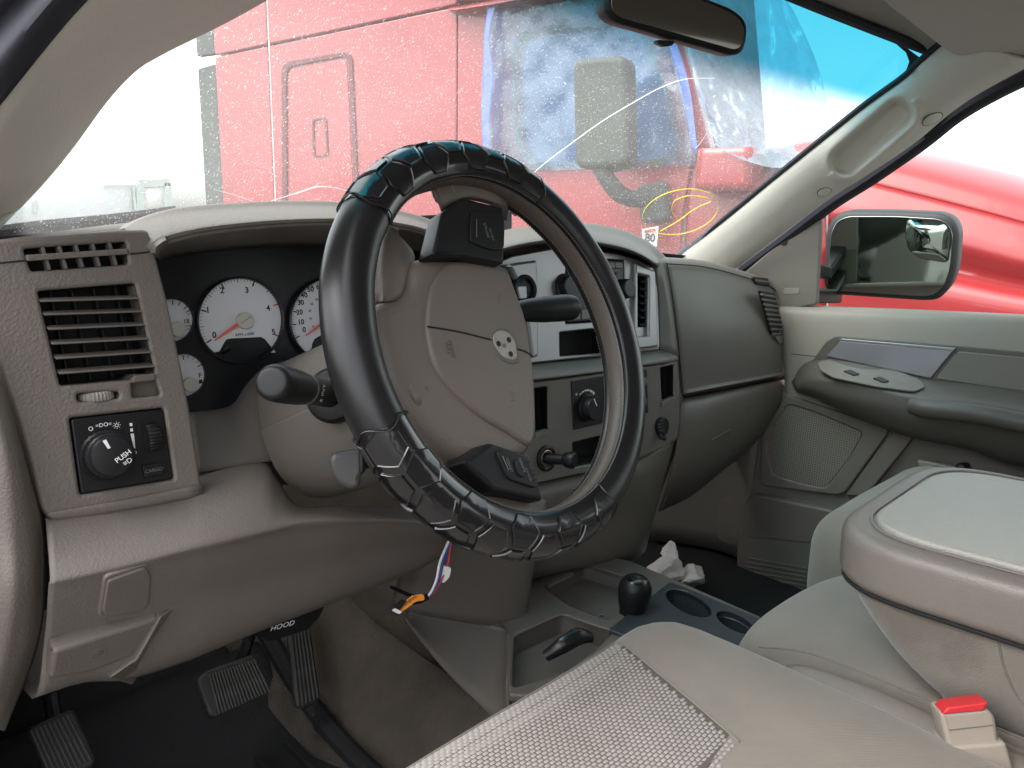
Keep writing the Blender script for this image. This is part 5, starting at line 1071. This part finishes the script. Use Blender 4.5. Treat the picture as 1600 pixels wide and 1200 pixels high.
# console on the tunnel
con = thing('floor_console', (0, .15, .92), 'taupe floor console with open trays and dark cup holders ahead of the seats', 'console')
ZP = Plane((0, .15, .945), (0, 0, 1))
holeA = [(803, 992), (879, 958), (930, 977), (960, 985), (930, 1015), (880, 1050), (800, 1075)]
holeB = [(848, 916), (914, 880), (1012, 912), (955, 970), (888, 945)]
outer = [(640, 950), (700, 962), (789, 984), (795, 1085), (900, 1090), (1170, 1010), (1190, 964), (1050, 903), (985, 876), (900, 858), (820, 870), (700, 900)]
m_cup = mat('blue_black_plastic', (.030, .036, .042), .4, 600, .2, .0004, var=.08)
cuph = []
for cx, cy, a, b in ((1076, 942, 34, 22), (1149, 973, 31, 19)):
    cuph.append([(cx+a*math.cos(2*math.pi*k/28)+a*.25*math.sin(2*math.pi*k/28), cy+b*math.sin(2*math.pi*k/28)*.9+.28*a*math.cos(2*math.pi*k/28)) for k in range(28)])
grow = [[(sum(p[0] for p in h)/len(h)+(x-sum(p[0] for p in h)/len(h))*1.06, sum(p[1] for p in h)/len(h)+(y-sum(p[1] for p in h)/len(h))*1.06) for x, y in h] for h in cuph]
panel('console_top', outer, [holeA, holeB]+grow, ZP, .012, m_soft, con, bev=.003, r=.006, hr=.012)
well('tray', holeA, ZP, .035, m_soft, con, r=.012); well('tray', holeB, ZP, .03, m_soft, con, r=.012)
ring('tray_socket', 941, 963, .0085, .003, ZP.up(-.026), m_chrome, con, 24)
slab('tray_strip', [ZP.hit(852, 912, .002), ZP.hit(893, 892, .002), ZP.hit(897, 896, .002), ZP.hit(857, 917, .002)], V((0, 0, -.004)), m_dash, con, bevel=.0005)
patch('console_side', [[ZP.hit(648, 952), ZP.hit(720, 967), ZP.hit(790, 985), ZP.hit(797, 1060)], [ZP.hit(640, 956, -.004), ZP.hit(715, 975, -.005), ZP.hit(785, 994, -.006), ZP.hit(790, 1070, -.006)], [at(634, 966, X=-.262), at(690, 1040, X=-.262), at(747, 1098, X=-.262), at(800, 1150, X=-.262)]], m_soft, con, nu=6, nv=6)
CPl = ZP.up(.006)
cp = panel('cup_holder', [(950, 983), (1047, 908), (1186, 965), (1165, 1010), (1080, 1030)], cuph, CPl, .012, m_cup, con, bev=.002, r=.004, hr=.001)
for hh in cuph: well('cup_well', hh, CPl, .06, m_cup, cp, r=.0005)
sh = thing('transfer_case_shifter', ZP.hit(985, 975), 'black bulb-shaped shifter knob standing on the floor console', 'shifter')
s0 = at(983, 985, X=.03); s1 = at(993, 915, X=.03); ax = (s1-s0)
L = ax.length
kb = lathe('knob', [(.020, -.02), (.0200, L*.25), (.0205, L*.45), (.0255, L*.7), (.0272, L*.88), (.0262, L*1.0), (.0222, L*1.10), (.0185, L*1.14)], s0, ax.normalized(), m_black, sh, n=36)
lathe('knob_cap', [(.0185, L*1.125), (.0185, L*1.145), (.017, L*1.16), (.009, L*1.182), (0, L*1.187)], s0, ax.normalized(), m_gloss, kb, n=32)
lv_ = thing('low_range_lever', ZP.hit(880, 1020), 'flat black lever handle lying in the near console tray', 'lever')
tube('lever_handle', [ZP.hit(852, 1026, -.012), ZP.hit(880, 1008, .006), ZP.hit(905, 994, .012), ZP.hit(925, 996, .004)], [.008, .012, .013, .008], m_leather, lv_, n=12, flat=.55)

# crumpled paper on the passenger floor
def crumple(name, c, r, seed, parent, m, sq=(1, 1, .7), n=3):
    bm = bmesh.new(); bmesh.ops.create_icosphere(bm, subdivisions=n, radius=1); rs = random.Random(seed)
    cuts = [(V((rs.uniform(-1, 1), rs.uniform(-1, 1), rs.uniform(-1, 1))).normalized(), rs.uniform(.45, .8)) for _ in range(11)]
    for v in bm.verts:
        d = v.co.normalized(); w = 1.15
        for nn, h in cuts:
            k = d.dot(nn)
            if k > .05: w = min(w, h/k)
        w *= 1+.22*noise.noise(d*1.7+V((seed, 0, 0)))
        v.co = V(c)+V((d.x*sq[0], d.y*sq[1], d.z*sq[2]))*r*w*1.15
    return bm_done(name, bm, m, parent, sharp=22)
pp = thing('crumpled_paper', at(1065, 905, Z=.76), 'crumpled white paper towel on the passenger floor behind the console', 'paper')
crumple('paper_fold', at(1050, 888, Z=.80), .045, 1.3, pp, m_tissue, (1, .9, .8)); crumple('paper_fold', at(1082, 902, Z=.785), .042, 5.1, pp, m_tissue, (1.1, .9, .6)); crumple('paper_fold', at(1048, 868, Z=.82), .03, 8.4, pp, m_tissue, (.8, .8, .9))
# ================================================================== PASSENGER DOOR
dor = thing('passenger_door', (.78, -.2, .76), 'closed passenger door panel with dark armrest and silver trim', 'door')
def DX(r): return [at(x, y, X=X) for x, y, X in r]
DXW = ([(1196, 473, .815), (1290, 478, .815), (1400, 482, .815), (1600, 491, .815), (1850, 503, .815)], [(1198, 479, .79), (1290, 484, .785), (1400, 488, .785), (1600, 498, .785), (1850, 510, .785)], [(1215, 500, .775), (1290, 505, .772), (1400, 510, .772), (1600, 522, .772), (1850, 535, .772)], [(1225, 580, .768), (1290, 575, .765), (1400, 575, .765), (1600, 585, .765), (1850, 600, .765)], [(1225, 640, .768), (1290, 650, .765), (1400, 660, .765), (1600, 690, .765), (1850, 730, .765)])
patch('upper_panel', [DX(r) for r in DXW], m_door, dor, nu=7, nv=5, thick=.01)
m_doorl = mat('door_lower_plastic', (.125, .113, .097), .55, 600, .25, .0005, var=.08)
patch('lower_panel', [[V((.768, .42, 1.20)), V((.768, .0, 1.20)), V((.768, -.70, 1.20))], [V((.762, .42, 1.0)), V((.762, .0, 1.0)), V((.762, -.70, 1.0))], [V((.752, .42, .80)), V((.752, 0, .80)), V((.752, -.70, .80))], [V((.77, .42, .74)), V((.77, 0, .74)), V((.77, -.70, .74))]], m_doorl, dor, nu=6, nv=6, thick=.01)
D1 = Plane((.762, 0, 1.0), (-1, 0, 0))
bar('panel_seam', D1.hit(1236, 553, .012), D1.hit(1275, 557, .012), .0015, .001, m_dark, dor, up=(1, 0, 0), bevel=0)
# sail panel by the mirror
D0 = Plane((.792, .2, 1.5), (-1, 0, 0))
sl = panel('sail_panel', [(1160, 428), (1225, 372), (1270, 343), (1283, 340), (1276, 476), (1240, 482), (1190, 478)], [], D0, .015, mat('shaded_sail_plastic', (.15, .137, .115), .5, 600, .2, .0005, var=.06), dor, bev=.004, r=.008)  # door plastic in a darker colour, the shade here painted in
lathe('screw_hole', [(.0085, -.002), (.0085, .0008), (0, .001)], D0.hit(1225, 378, .0006), (-1, 0, 0), m_dark, sl, n=18)
panel('cap', [(1224, 450), (1249, 450), (1249, 459), (1224, 460)], [], D0, .002, m_door, sl, bev=.0006, r=.01, h=.0012)
# dark armrest
AR = ([(1236, 596, .772), (1256, 566, .772), (1300, 556, .772), (1380, 570, .772), (1450, 588, .772), (1520, 596, .772), (1600, 606, .772), (1850, 640, .772)],
      [(1240, 602, .742), (1262, 588, .72), (1302, 588, .70), (1380, 602, .688), (1428, 612, .685), (1510, 622, .68), (1600, 636, .68), (1850, 670, .68)],
      [(1242, 607, .736), (1264, 600, .71), (1304, 604, .688), (1380, 619, .674), (1428, 630, .67), (1510, 640, .666), (1600, 655, .666), (1850, 690, .666)],
      [(1244, 611, .74), (1267, 612, .715), (1307, 625, .692), (1380, 645, .678), (1428, 660, .675), (1510, 665, .675), (1600, 682, .675), (1850, 720, .675)],
      [(1246, 614, .758), (1270, 621, .74), (1310, 640, .724), (1380, 668, .712), (1428, 684, .71), (1510, 700, .712), (1600, 728, .712), (1850, 760, .712)],
      [(1246, 612, .78), (1270, 618, .78), (1310, 636, .78), (1380, 662, .78), (1428, 678, .78), (1510, 694, .78), (1600, 722, .78), (1850, 755, .78)])
arm_ = patch('armrest', [DX(r) for r in AR], m_doord, dor, nu=7, nv=5, thick=.004, toward=V((-.5, -.2, 2)))
A0_, A1_, A2_ = at(1300, 572, X=.74), at(1420, 594, X=.735), at(1330, 590, X=.70)
nA = (A1_-A0_).cross(A2_-A0_).normalized(); nA = nA if nA.z > 0 else -nA
SWP = Plane(A0_, nA)
swp = panel('switch_plate', [(1277, 566), (1300, 560), (1380, 571), (1436, 592), (1447, 604), (1430, 611), (1370, 603), (1302, 589), (1282, 578)], [], SWP, .004, m_stack, arm_, bev=.001, r=.01, h=.006)
for x, y in ((1330, 581), (1376, 592)): panel('switch', [(x-13, y-2), (x, y-4), (x+14, y+3), (x+4, y+5)], [], SWP, .004, m_black, arm_, bev=.001, r=.004, h=.0085)
D2 = Plane(at(1390, 560, X=.760), (-1, 0, .03))
panel('trim_surround', [(1250, 590), (1290, 534), (1306, 525), (1500, 541), (1620, 552), (1850, 575), (1850, 640), (1600, 618), (1450, 598), (1300, 566)], [], D2, .008, m_doord, dor, bev=.002, r=.006)
panel('silver_trim', [(1290, 557), (1313, 532), (1491, 547), (1454, 592)], [], D2, .008, m_chrome, dor, bev=.0025, r=.003, h=.004)
panel('trim_edge_highlight', [(1310, 532), (1314, 529), (1493, 544), (1490, 548.5)], [], D2, .008, m_silver, dor, bev=.001, r=.001, h=.006)  # bright bar painted in as the highlight along the trim's top
panel('pull_cup', [(1462, 592), (1496, 549), (1620, 560), (1850, 580), (1850, 630), (1600, 612)], [], D2, .006, m_stack, dor, bev=.002, r=.006, h=.002)
tube('grab_handle', [at(1425, 634, X=.664), at(1450, 638, X=.655), at(1520, 645, X=.652), at(1600, 660, X=.652), at(1720, 690, X=.655)], [.016, .019, .019, .019, .019], m_doord, dor, n=14, flat=1.0)
# speaker grille
def Z6(*z): return pxs(z, 3.636, 1160, 500)
m_gr, t, b, o = nodes('perforated_grille'); b.inputs['Base Color'].default_value = (.15, .138, .115, 1); b.inputs['Roughness'].default_value = .6
tc = t.nodes.new('ShaderNodeTexCoord'); vo = t.nodes.new('ShaderNodeTexVoronoi'); vo.inputs['Scale'].default_value = 190; vo.inputs['Randomness'].default_value = 0
r1 = t.nodes.new('ShaderNodeMapRange'); r1.inputs['From Min'].default_value = .25; r1.inputs['From Max'].default_value = .36
mxc = t.nodes.new('ShaderNodeMix'); mxc.data_type = 'RGBA'; mxc.inputs[6].default_value = (.045, .040, .034, 1); mxc.inputs[7].default_value = (.17, .155, .13, 1)
vo.voronoi_dimensions = '2D'; sxy = t.nodes.new('ShaderNodeSeparateXYZ'); cxy = t.nodes.new('ShaderNodeCombineXYZ'); t.links.new(tc.outputs['Object'], sxy.inputs[0]); t.links.new(sxy.outputs[1], cxy.inputs[0]); t.links.new(sxy.outputs[2], cxy.inputs[1]); t.links.new(cxy.outputs[0], vo.inputs['Vector']); t.links.new(vo.outputs['Distance'], r1.inputs['Value']); t.links.new(r1.outputs[0], mxc.inputs[0]); t.links.new(mxc.outputs[2], b.inputs['Base Color'])
D3 = Plane((.757, 0, 1.0), (-1, 0, .04))
gf = [(232, 440), (850, 620), (560, 1000), (440, 960), (130, 890), (95, 680)]
grl = Z6((258, 478), (400, 520), (685, 640), (600, 790), (470, 955), (330, 930), (175, 880), (140, 760), (140, 650))
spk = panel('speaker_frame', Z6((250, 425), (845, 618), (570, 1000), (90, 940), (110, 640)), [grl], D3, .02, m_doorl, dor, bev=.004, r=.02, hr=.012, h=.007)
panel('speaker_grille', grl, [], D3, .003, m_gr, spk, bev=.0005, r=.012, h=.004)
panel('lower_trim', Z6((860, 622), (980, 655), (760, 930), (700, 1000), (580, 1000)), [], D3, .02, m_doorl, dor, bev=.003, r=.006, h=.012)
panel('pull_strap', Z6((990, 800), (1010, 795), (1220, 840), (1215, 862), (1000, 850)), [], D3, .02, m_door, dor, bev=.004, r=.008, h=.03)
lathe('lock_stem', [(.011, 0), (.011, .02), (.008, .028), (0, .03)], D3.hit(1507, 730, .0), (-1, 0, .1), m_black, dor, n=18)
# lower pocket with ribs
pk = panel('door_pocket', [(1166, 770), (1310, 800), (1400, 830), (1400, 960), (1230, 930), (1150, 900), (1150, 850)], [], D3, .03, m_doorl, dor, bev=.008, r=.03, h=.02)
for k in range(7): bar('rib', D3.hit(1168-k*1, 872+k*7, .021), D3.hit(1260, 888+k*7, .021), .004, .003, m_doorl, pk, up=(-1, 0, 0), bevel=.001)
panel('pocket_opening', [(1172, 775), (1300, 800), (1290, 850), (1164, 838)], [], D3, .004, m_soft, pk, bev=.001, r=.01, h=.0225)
kick = patch('kick_panel', [[V((.77, .30, 1.30)), V((.775, .42, 1.30)), V((.72, .60, 1.28)), V((.60, .74, 1.25))], [V((.755, .31, 1.0)), V((.755, .42, 1.0)), V((.70, .58, .98)), V((.56, .70, .95))], [V((.75, .31, .75)), V((.75, .40, .75)), V((.69, .52, .75)), V((.55, .62, .75))]], m_doorl, None, nu=5, nv=5, thick=.01, toward=V((0, .1, 1))); tag(kick, 'dark taupe kick panel ahead of the passenger door', 'panel')
# window glass
m_side, t, b, o = nodes('side_window_glass'); t.nodes.remove(b)
tr = t.nodes.new('ShaderNodeBsdfTransparent'); tr.inputs['Color'].default_value = (.90, .965, .925, 1); gl = t.nodes.new('ShaderNodeBsdfGlossy'); gl.inputs['Roughness'].default_value = .02
fr = t.nodes.new('ShaderNodeFresnel'); fr.inputs['IOR'].default_value = 1.12; mxs = t.nodes.new('ShaderNodeMixShader'); t.links.new(fr.outputs[0], mxs.inputs[0]); t.links.new(tr.outputs[0], mxs.inputs[1]); t.links.new(gl.outputs[0], mxs.inputs[2]); t.links.new(mxs.outputs[0], o.inputs['Surface'])
patch('window_glass', [[V((.81, .30, 1.38)), V((.81, -.70, 1.40))], [V((.80, .24, 1.55)), V((.79, -.70, 1.60))], [V((.74, -.10, 1.83)), V((.72, -.72, 1.85))]], m_side, dor, nu=4, nv=5, thick=0)
tube('window_rail', [V((.735, .02, 1.755)), V((.725, -.10, 1.825)), V((.715, -.25, 1.855)), V((.71, -.72, 1.87))], .022, m_seal, dor, n=10)

# outside mirror
MP = Plane(at(1390, 400, X=1.0), (-.985, -.168, -.085))
smr = thing('side_mirror', at(1285, 440, X=.9), 'black passenger side mirror with a spot mirror in its corner, reflecting the cab', 'mirror')
mo = [(1285, 440), (1289, 362), (1300, 339), (1320, 329), (1400, 330), (1470, 333), (1490, 342), (1499, 362), (1495, 420), (1485, 450), (1466, 469), (1445, 471), (1300, 461), (1288, 452)]
panel('mirror_housing', mo, [], MP, .09, mat('mirror_housing_plastic', (.022, .021, .024), .55, 300, .3, .0008, 'noise', var=.2, vs=20), smr, bev=.014, r=.02)
mg = [(1292, 442), (1299, 362), (1308, 345), (1325, 338), (1400, 338), (1466, 342), (1482, 350), (1489, 366), (1484, 420), (1475, 446), (1460, 461), (1442, 463), (1304, 454), (1295, 448)]
m_mg = mat('outside_mirror_glass', (.42, .46, .44), .04, 40, .03, .001, 'noise', var=.0, metal=1)
mgo = panel('mirror_glass', mg, [], MP, .004, m_mg, smr, bev=.0008, r=.016, h=.0022)
sp = [(1416, 341), (1466, 343), (1481, 351), (1487, 366), (1482, 411), (1440, 405), (1420, 392), (1414, 372)]
panel('spot_mirror_rim', sp, [], MP, .003, m_black, mgo, bev=.0006, r=.012, h=.0038)
# convex spot mirror
su, sv = MP.uv(1450, 374); vs = []; fs = []; N = 28
spuv = rnd([MP.uv(1450+(x-1450)*.955, 374+(y-374)*.95) for x, y in sp], .012, 4)
N = len(spuv); Rs = [1, .8, .6, .4, .2]
for f in Rs:
    for (u, v) in spuv: vs.append(MP.pt(su+(u-su)*f, sv+(v-sv)*f, .0042+.0055*(1-f*f)))
vs.append(MP.pt(su, sv, .0042+.0055))
for j in range(4):
    for k in range(N): fs.append((j*N+k, j*N+(k+1) % N, (j+1)*N+(k+1) % N, (j+1)*N+k))
for k in range(N): fs.append((4*N+k, 4*N+(k+1) % N, 5*N))
mesh('spot_mirror', vs, fs, m_mg, mgo, sharp=0)
rbox('mirror_arm', (0, 0, 0), (1, 1, 1), .1, m_black, smr, n=3, fn=lambda p: V((.80, .265, 1.475)) + (MP.hit(1296, 428, -.05)-V((.80, .265, 1.475)))*p.x + V((0, .04*(p.y-.5), .03*(p.z-.5))))
rbox('mirror_arm', (0, 0, 0), (1, 1, 1), .1, m_black, smr, n=3, fn=lambda p: V((.80, .27, 1.41)) + (MP.hit(1300, 462, -.05)-V((.80, .27, 1.41)))*p.x + V((0, .06*(p.y-.5), .035*(p.z-.5))))

# ================================================================== SEATS
def soft(p, s, a): return noise.noise(p*s)*a
# driver seat
drv = thing('driver_seat', (-.44, -.40, .80), 'driver seat cushion in taupe cloth with a woven light insert', 'seat')
def drv_fn(p):
    x, y, z = p
    ty = (y+.045)/-.7; k = max(0, min(1, (x+.70)/.525))
    if z > 1.04: z += -.014*max(0, 1-abs(x+.44)/.20)*min(1, max(0, ty*3)) + .010*math.exp(-((x+.225)/.05)**2) + .035*max(0, ty-.35)*(-1) + soft(p, 7, .003)
    # front edge runs a little skew and is rounded at the inboard corner
    y += -.05*max(0, (x+.26)/.085)**2 if x > -.26 else 0
    return V((x, y, z))
cush = rbox('cushion', (-.72, -.80, .93), (-.175, -.045, 1.105), .038, m_fabric, drv, n=26, fn=drv_fn)
bv = BVHTree.FromObject(cush, bpy.context.evaluated_depsgraph_get()) if False else None
me = cush.data; off_ = cush.location + drv.location
bv = BVHTree.FromPolygons([v.co+off_ for v in me.vertices], [tuple(p.vertices) for p in me.polygons])
def drop(x, y):
    h = bv.ray_cast(V((x, y, 2)), V((0, 0, -1)))
    return (h[0], h[1]) if h[0] is not None else (V((x, y, 1.1)), V((0, 0, 1)))
I0 = at(957, 1003, Z=1.10); I1 = at(1155, 1167, Z=1.095); 
x_r = I0.x; x_l = -.70; y_f = I0.y-.002
I2 = at(1128, 1203, Z=1.09)
# woven pads, two to a cell, too small to tell apart singly
vs = []; fs = []
px_, py_ = .0068, .0042
def edge_x(y):
    if y > I1.y: return I0.x + (I1.x-I0.x)*max(0, (y-I0.y)/(I1.y-I0.y))
    return I1.x + (I2.x-I1.x)*(y-I1.y)/(I2.y-I1.y)
def inside(x, y):
    return x < edge_x(y)-.004 and y < y_f-.004
ny = int(.50/py_); nx = int(.46/px_)
for j in range(ny):
    y = y_f-.006-j*py_
    for i in range(nx):
        x = x_r-.004-i*px_-(px_/2 if j % 2 else 0)
        if x < x_l or not inside(x, y) or y < -.57: continue
        c, n = drop(x, y); hx, hy = px_*.47, py_*.46; b0 = len(vs); j0 = random.uniform(-.0002, .0002)
        for (a, b_, h) in ((-1, -.75, 0), (-.55, -1, 0), (.55, -1, 0), (1, -.75, 0), (1, .75, 0), (.55, 1, 0), (-.55, 1, 0), (-1, .75, 0)): vs.append(c+V((a*hx, b_*hy, 0))+n*.0002)
        for (a, b_) in ((-.6, -.5), (.6, -.5), (.6, .5), (-.6, .5)): vs.append(c+V((a*hx, b_*hy, 0))+n*(.0012+j0))
        fs += [(b0+8, b0+9, b0+10, b0+11), (b0+1, b0+2, b0+9, b0+8), (b0+3, b0+4, b0+10, b0+9), (b0+5, b0+6, b0+11, b0+10), (b0+7, b0+0, b0+8, b0+11), (b0+0, b0+1, b0+8), (b0+2, b0+3, b0+9), (b0+4, b0+5, b0+10), (b0+6, b0+7, b0+11)]
wv = mesh('woven_insert', vs, fs, m_weave, drv, sharp=0); wv['kind'] = 'stuff'
# dark ground of the weave
gx = 26; gy = 26; vs = []; fs = []
for j in range(gy+1):
    for i in range(gx+1):
        y = y_f-(j/gy)*.50; xr = max(x_l+.05, edge_x(y)); x = xr+(x_l-xr)*i/gx
        c, n = drop(x, y); vs.append(c+n*.0005)
fs = [(j*(gx+1)+i, j*(gx+1)+i+1, (j+1)*(gx+1)+i+1, (j+1)*(gx+1)+i) for j in range(gy) for i in range(gx)]
mesh('insert_ground', vs, fs, m_weaveb, drv, sharp=0)
def onseat(pts, r, name, m, h=.0005): tube(name, [drop(x, y)[0]+V((0, 0, h)) for x, y in pts], r, m, drv, n=6, steps=3)
onseat([(x_r-.46*k/20, y_f+.001) for k in range(21)], .0012, 'piping', m_fabric)
onseat([(x_r+(I1.x-x_r)*k/12, y_f+(I1.y-y_f)*k/12) for k in range(13)], .0012, 'piping', m_fabric)
rbox('seat_base', (-.70, -.78, .76), (-.20, -.09, .94), .02, m_blackm, drv, n=2)
# backrest out of frame behind the camera's view
rbox('backrest', (-.72, -1.02, 1.05), (-.18, -.84, 1.78), .06, m_fabric, drv, n=8)

# middle seat with its fold-down armrest console
midt = thing('centre_seat', (.02, -.4, .80), 'middle seat cushion in taupe cloth with vinyl side under the armrest', 'seat')
def mid_fn(p):
    x, y, z = p; y += -.06*abs((x-.02)/.18)**3
    if z > 1.0: z -= .03*max(0, (y+.30))/.2 if y > -.30 else 0
    return V((x, y, z+soft(p, 8, .003)))
rbox('cushion', (-.150, -.85, .90), (.19, -.095, 1.105), .06, m_fabric, midt, n=20, fn=mid_fn)
tube('side_bolster', [V((-.148, -.175, 1.045)), V((-.155, -.22, 1.068)), V((-.158, -.30, 1.072)), V((-.16, -.42, 1.068)), V((-.16, -.60, 1.065))], [.008, .022, .028, .030, .030], m_vinyl, midt, n=16)
tube('seam', [V((-.143, -.165, 1.085)), V((-.142, -.22, 1.102)), V((-.142, -.30, 1.106)), V((-.142, -.42, 1.106)), V((-.142, -.60, 1.106))], .0012, m_thread, midt, n=6)
armt = thing('folded_armrest', (.01, -.55, 1.11), 'large folded centre armrest in taupe cloth with a pale vinyl lid', 'armrest')
def arm_fn(p):
    x, y, z = p; f = max(0, min(1, (1.225-z)/.115)); fy = max(0, min(1, (y+.45)/.215))
    y -= .10*f**1.6*fy
    x += (.012*f)*(-(x-.01)/.16)
    return V((x, y, z))+V((soft(p, 9, .003), 0, 0))
m_stain.node_tree.nodes['stain_place'].inputs['Scale'].default_value = (1, 9, 16)
ab = rbox('armrest_body', (-.158, -1.02, 1.085), (.170, -.233, 1.255), .06, m_stain, armt, n=22, fn=arm_fn)
_h = at(1412, 955, X=-.15)-(ab.location+armt.location); m_stain.node_tree.nodes['stain_place'].inputs['Location'].default_value = (0, -_h.y*9, -_h.z*16)
LZ = Plane((.01, -.60, 1.268), (-.02, .02, 1)); LZ.ex = V((1, 0, .02)).normalized(); LZ.ey = LZ.n.cross(LZ.ex)
def rr_(x0, x1, y0, y1): return [(x0, y0), (x1, y0), (x1, y1), (x0, y1)]
lid = panel_uv('lid', rnd(rr_(-.175, .170, -.42, .375), .095, 12), [], LZ, .060, m_vinyl, armt, .014, res=5)
panel_uv('lid_gap', rnd(rr_(-.1725, .1675, -.42, .3725), .093, 12), [], LZ.up(-.0600), .004, m_dark, armt, .001)
panel_uv('lid_pad', rnd(rr_(-.148, .143, -.40, .345), .075, 12), [], LZ.up(.004), .012, m_lidtop, armt, .0045, res=4)
wl = [LZ.pt(u, v, .001) for u, v in rnd(rr_(-.152, .147, -.404, .349), .078, 12)]
tube('welt', wl, .0014, m_vinyl, armt, n=8, steps=1, closed=True)
_ab = BVHTree.FromPolygons([v.co+ab.location+armt.location for v in ab.data.vertices], [tuple(p.vertices) for p in ab.data.polygons])
tube('seam', [_ab.ray_cast(CAM, ray(*p).normalized())[0] for p in ((1557, 962), (1560, 1000), (1570, 1045), (1588, 1085), (1600, 1100))], .0011, m_thread, armt, n=6)

# passenger seat
pst = thing('passenger_seat', (.44, -.4, .80), 'passenger seat cushion in taupe cloth behind the armrest', 'seat')
def ps_fn(p):
    x, y, z = p
    y += -.07*max(0, (.30-x)/.10)**2 if x < .30 else 0
    z += soft(p, 6, .004)
    return V((x, y, z))
rbox('cushion', (.205, -.85, .90), (.70, -.035, 1.13), .085, m_fabric, pst, n=20, fn=ps_fn)
rbox('seat_base', (.23, -.80, .75), (.68, -.10, .92), .02, m_blackm, pst, n=2)
rbox('backrest', (.20, -1.05, 1.05), (.70, -.86, 1.78), .06, m_fabric, pst, n=8)

# seat-belt buckle
bk = thing('seat_belt_buckle', at(1540, 1220, X=-.18), 'taupe seat-belt buckle with red release button by the driver seat', 'buckle')
BKP = Plane(at(1515, 1140, X=-.195), (-.80, -.55, .22)); m_bk = mat('buckle_plastic', (.33, .28, .235), .5, 500, .15, .0004, var=.06)
panel('buckle_body', [(1469, 1114), (1543, 1107), (1556, 1120), (1564, 1172), (1484, 1180)], [], BKP, .030, m_bk, bk, bev=.004, r=.004)
panel('buckle_sleeve', [(1477, 1168), (1572, 1160), (1580, 1185), (1600, 1260), (1515, 1270)], [], BKP, .038, m_bk, bk, bev=.003, r=.003, h=.004)
panel('release_button', [(1472, 1117), (1480, 1106), (1545, 1097), (1538, 1111)], [], BKP, .022, m_buckler, bk, bev=.0015, r=.002, h=.001)
bar('groove', BKP.hit(1483, 1141, .0002), BKP.hit(1552, 1133, .0002), .0010, .0005, m_thread, bk, up=BKP.n, bevel=0)

# open driver door, out of view, added to keep light out of the footwell
ddr = thing('driver_door', (-.86, .30, .76), 'driver door standing open beyond the left edge of the photo', 'door')
hd = V((-.86, .30, 0)); dv_ = V((-.95, -.31, 0)).normalized(); nn_ = V((.31, -.95, 0)).normalized()
def dd_(a, z, h=0): return hd + dv_*a + V((0, 0, z)) + nn_*h
patch('door_skin', [[dd_(.02, .72), dd_(.5, .72), dd_(1.1, .72)], [dd_(.02, 1.1, .03), dd_(.5, 1.1, .04), dd_(1.1, 1.1, .03)], [dd_(.02, 1.42), dd_(.5, 1.42), dd_(1.1, 1.44)]], m_doorl, ddr, nu=4, nv=4, thick=.09)
tube('window_frame', [dd_(.05, 1.42), dd_(.30, 1.65), dd_(.55, 1.84), dd_(.75, 1.88), dd_(1.08, 1.86), dd_(1.1, 1.44)], .025, m_seal, ddr, n=8)
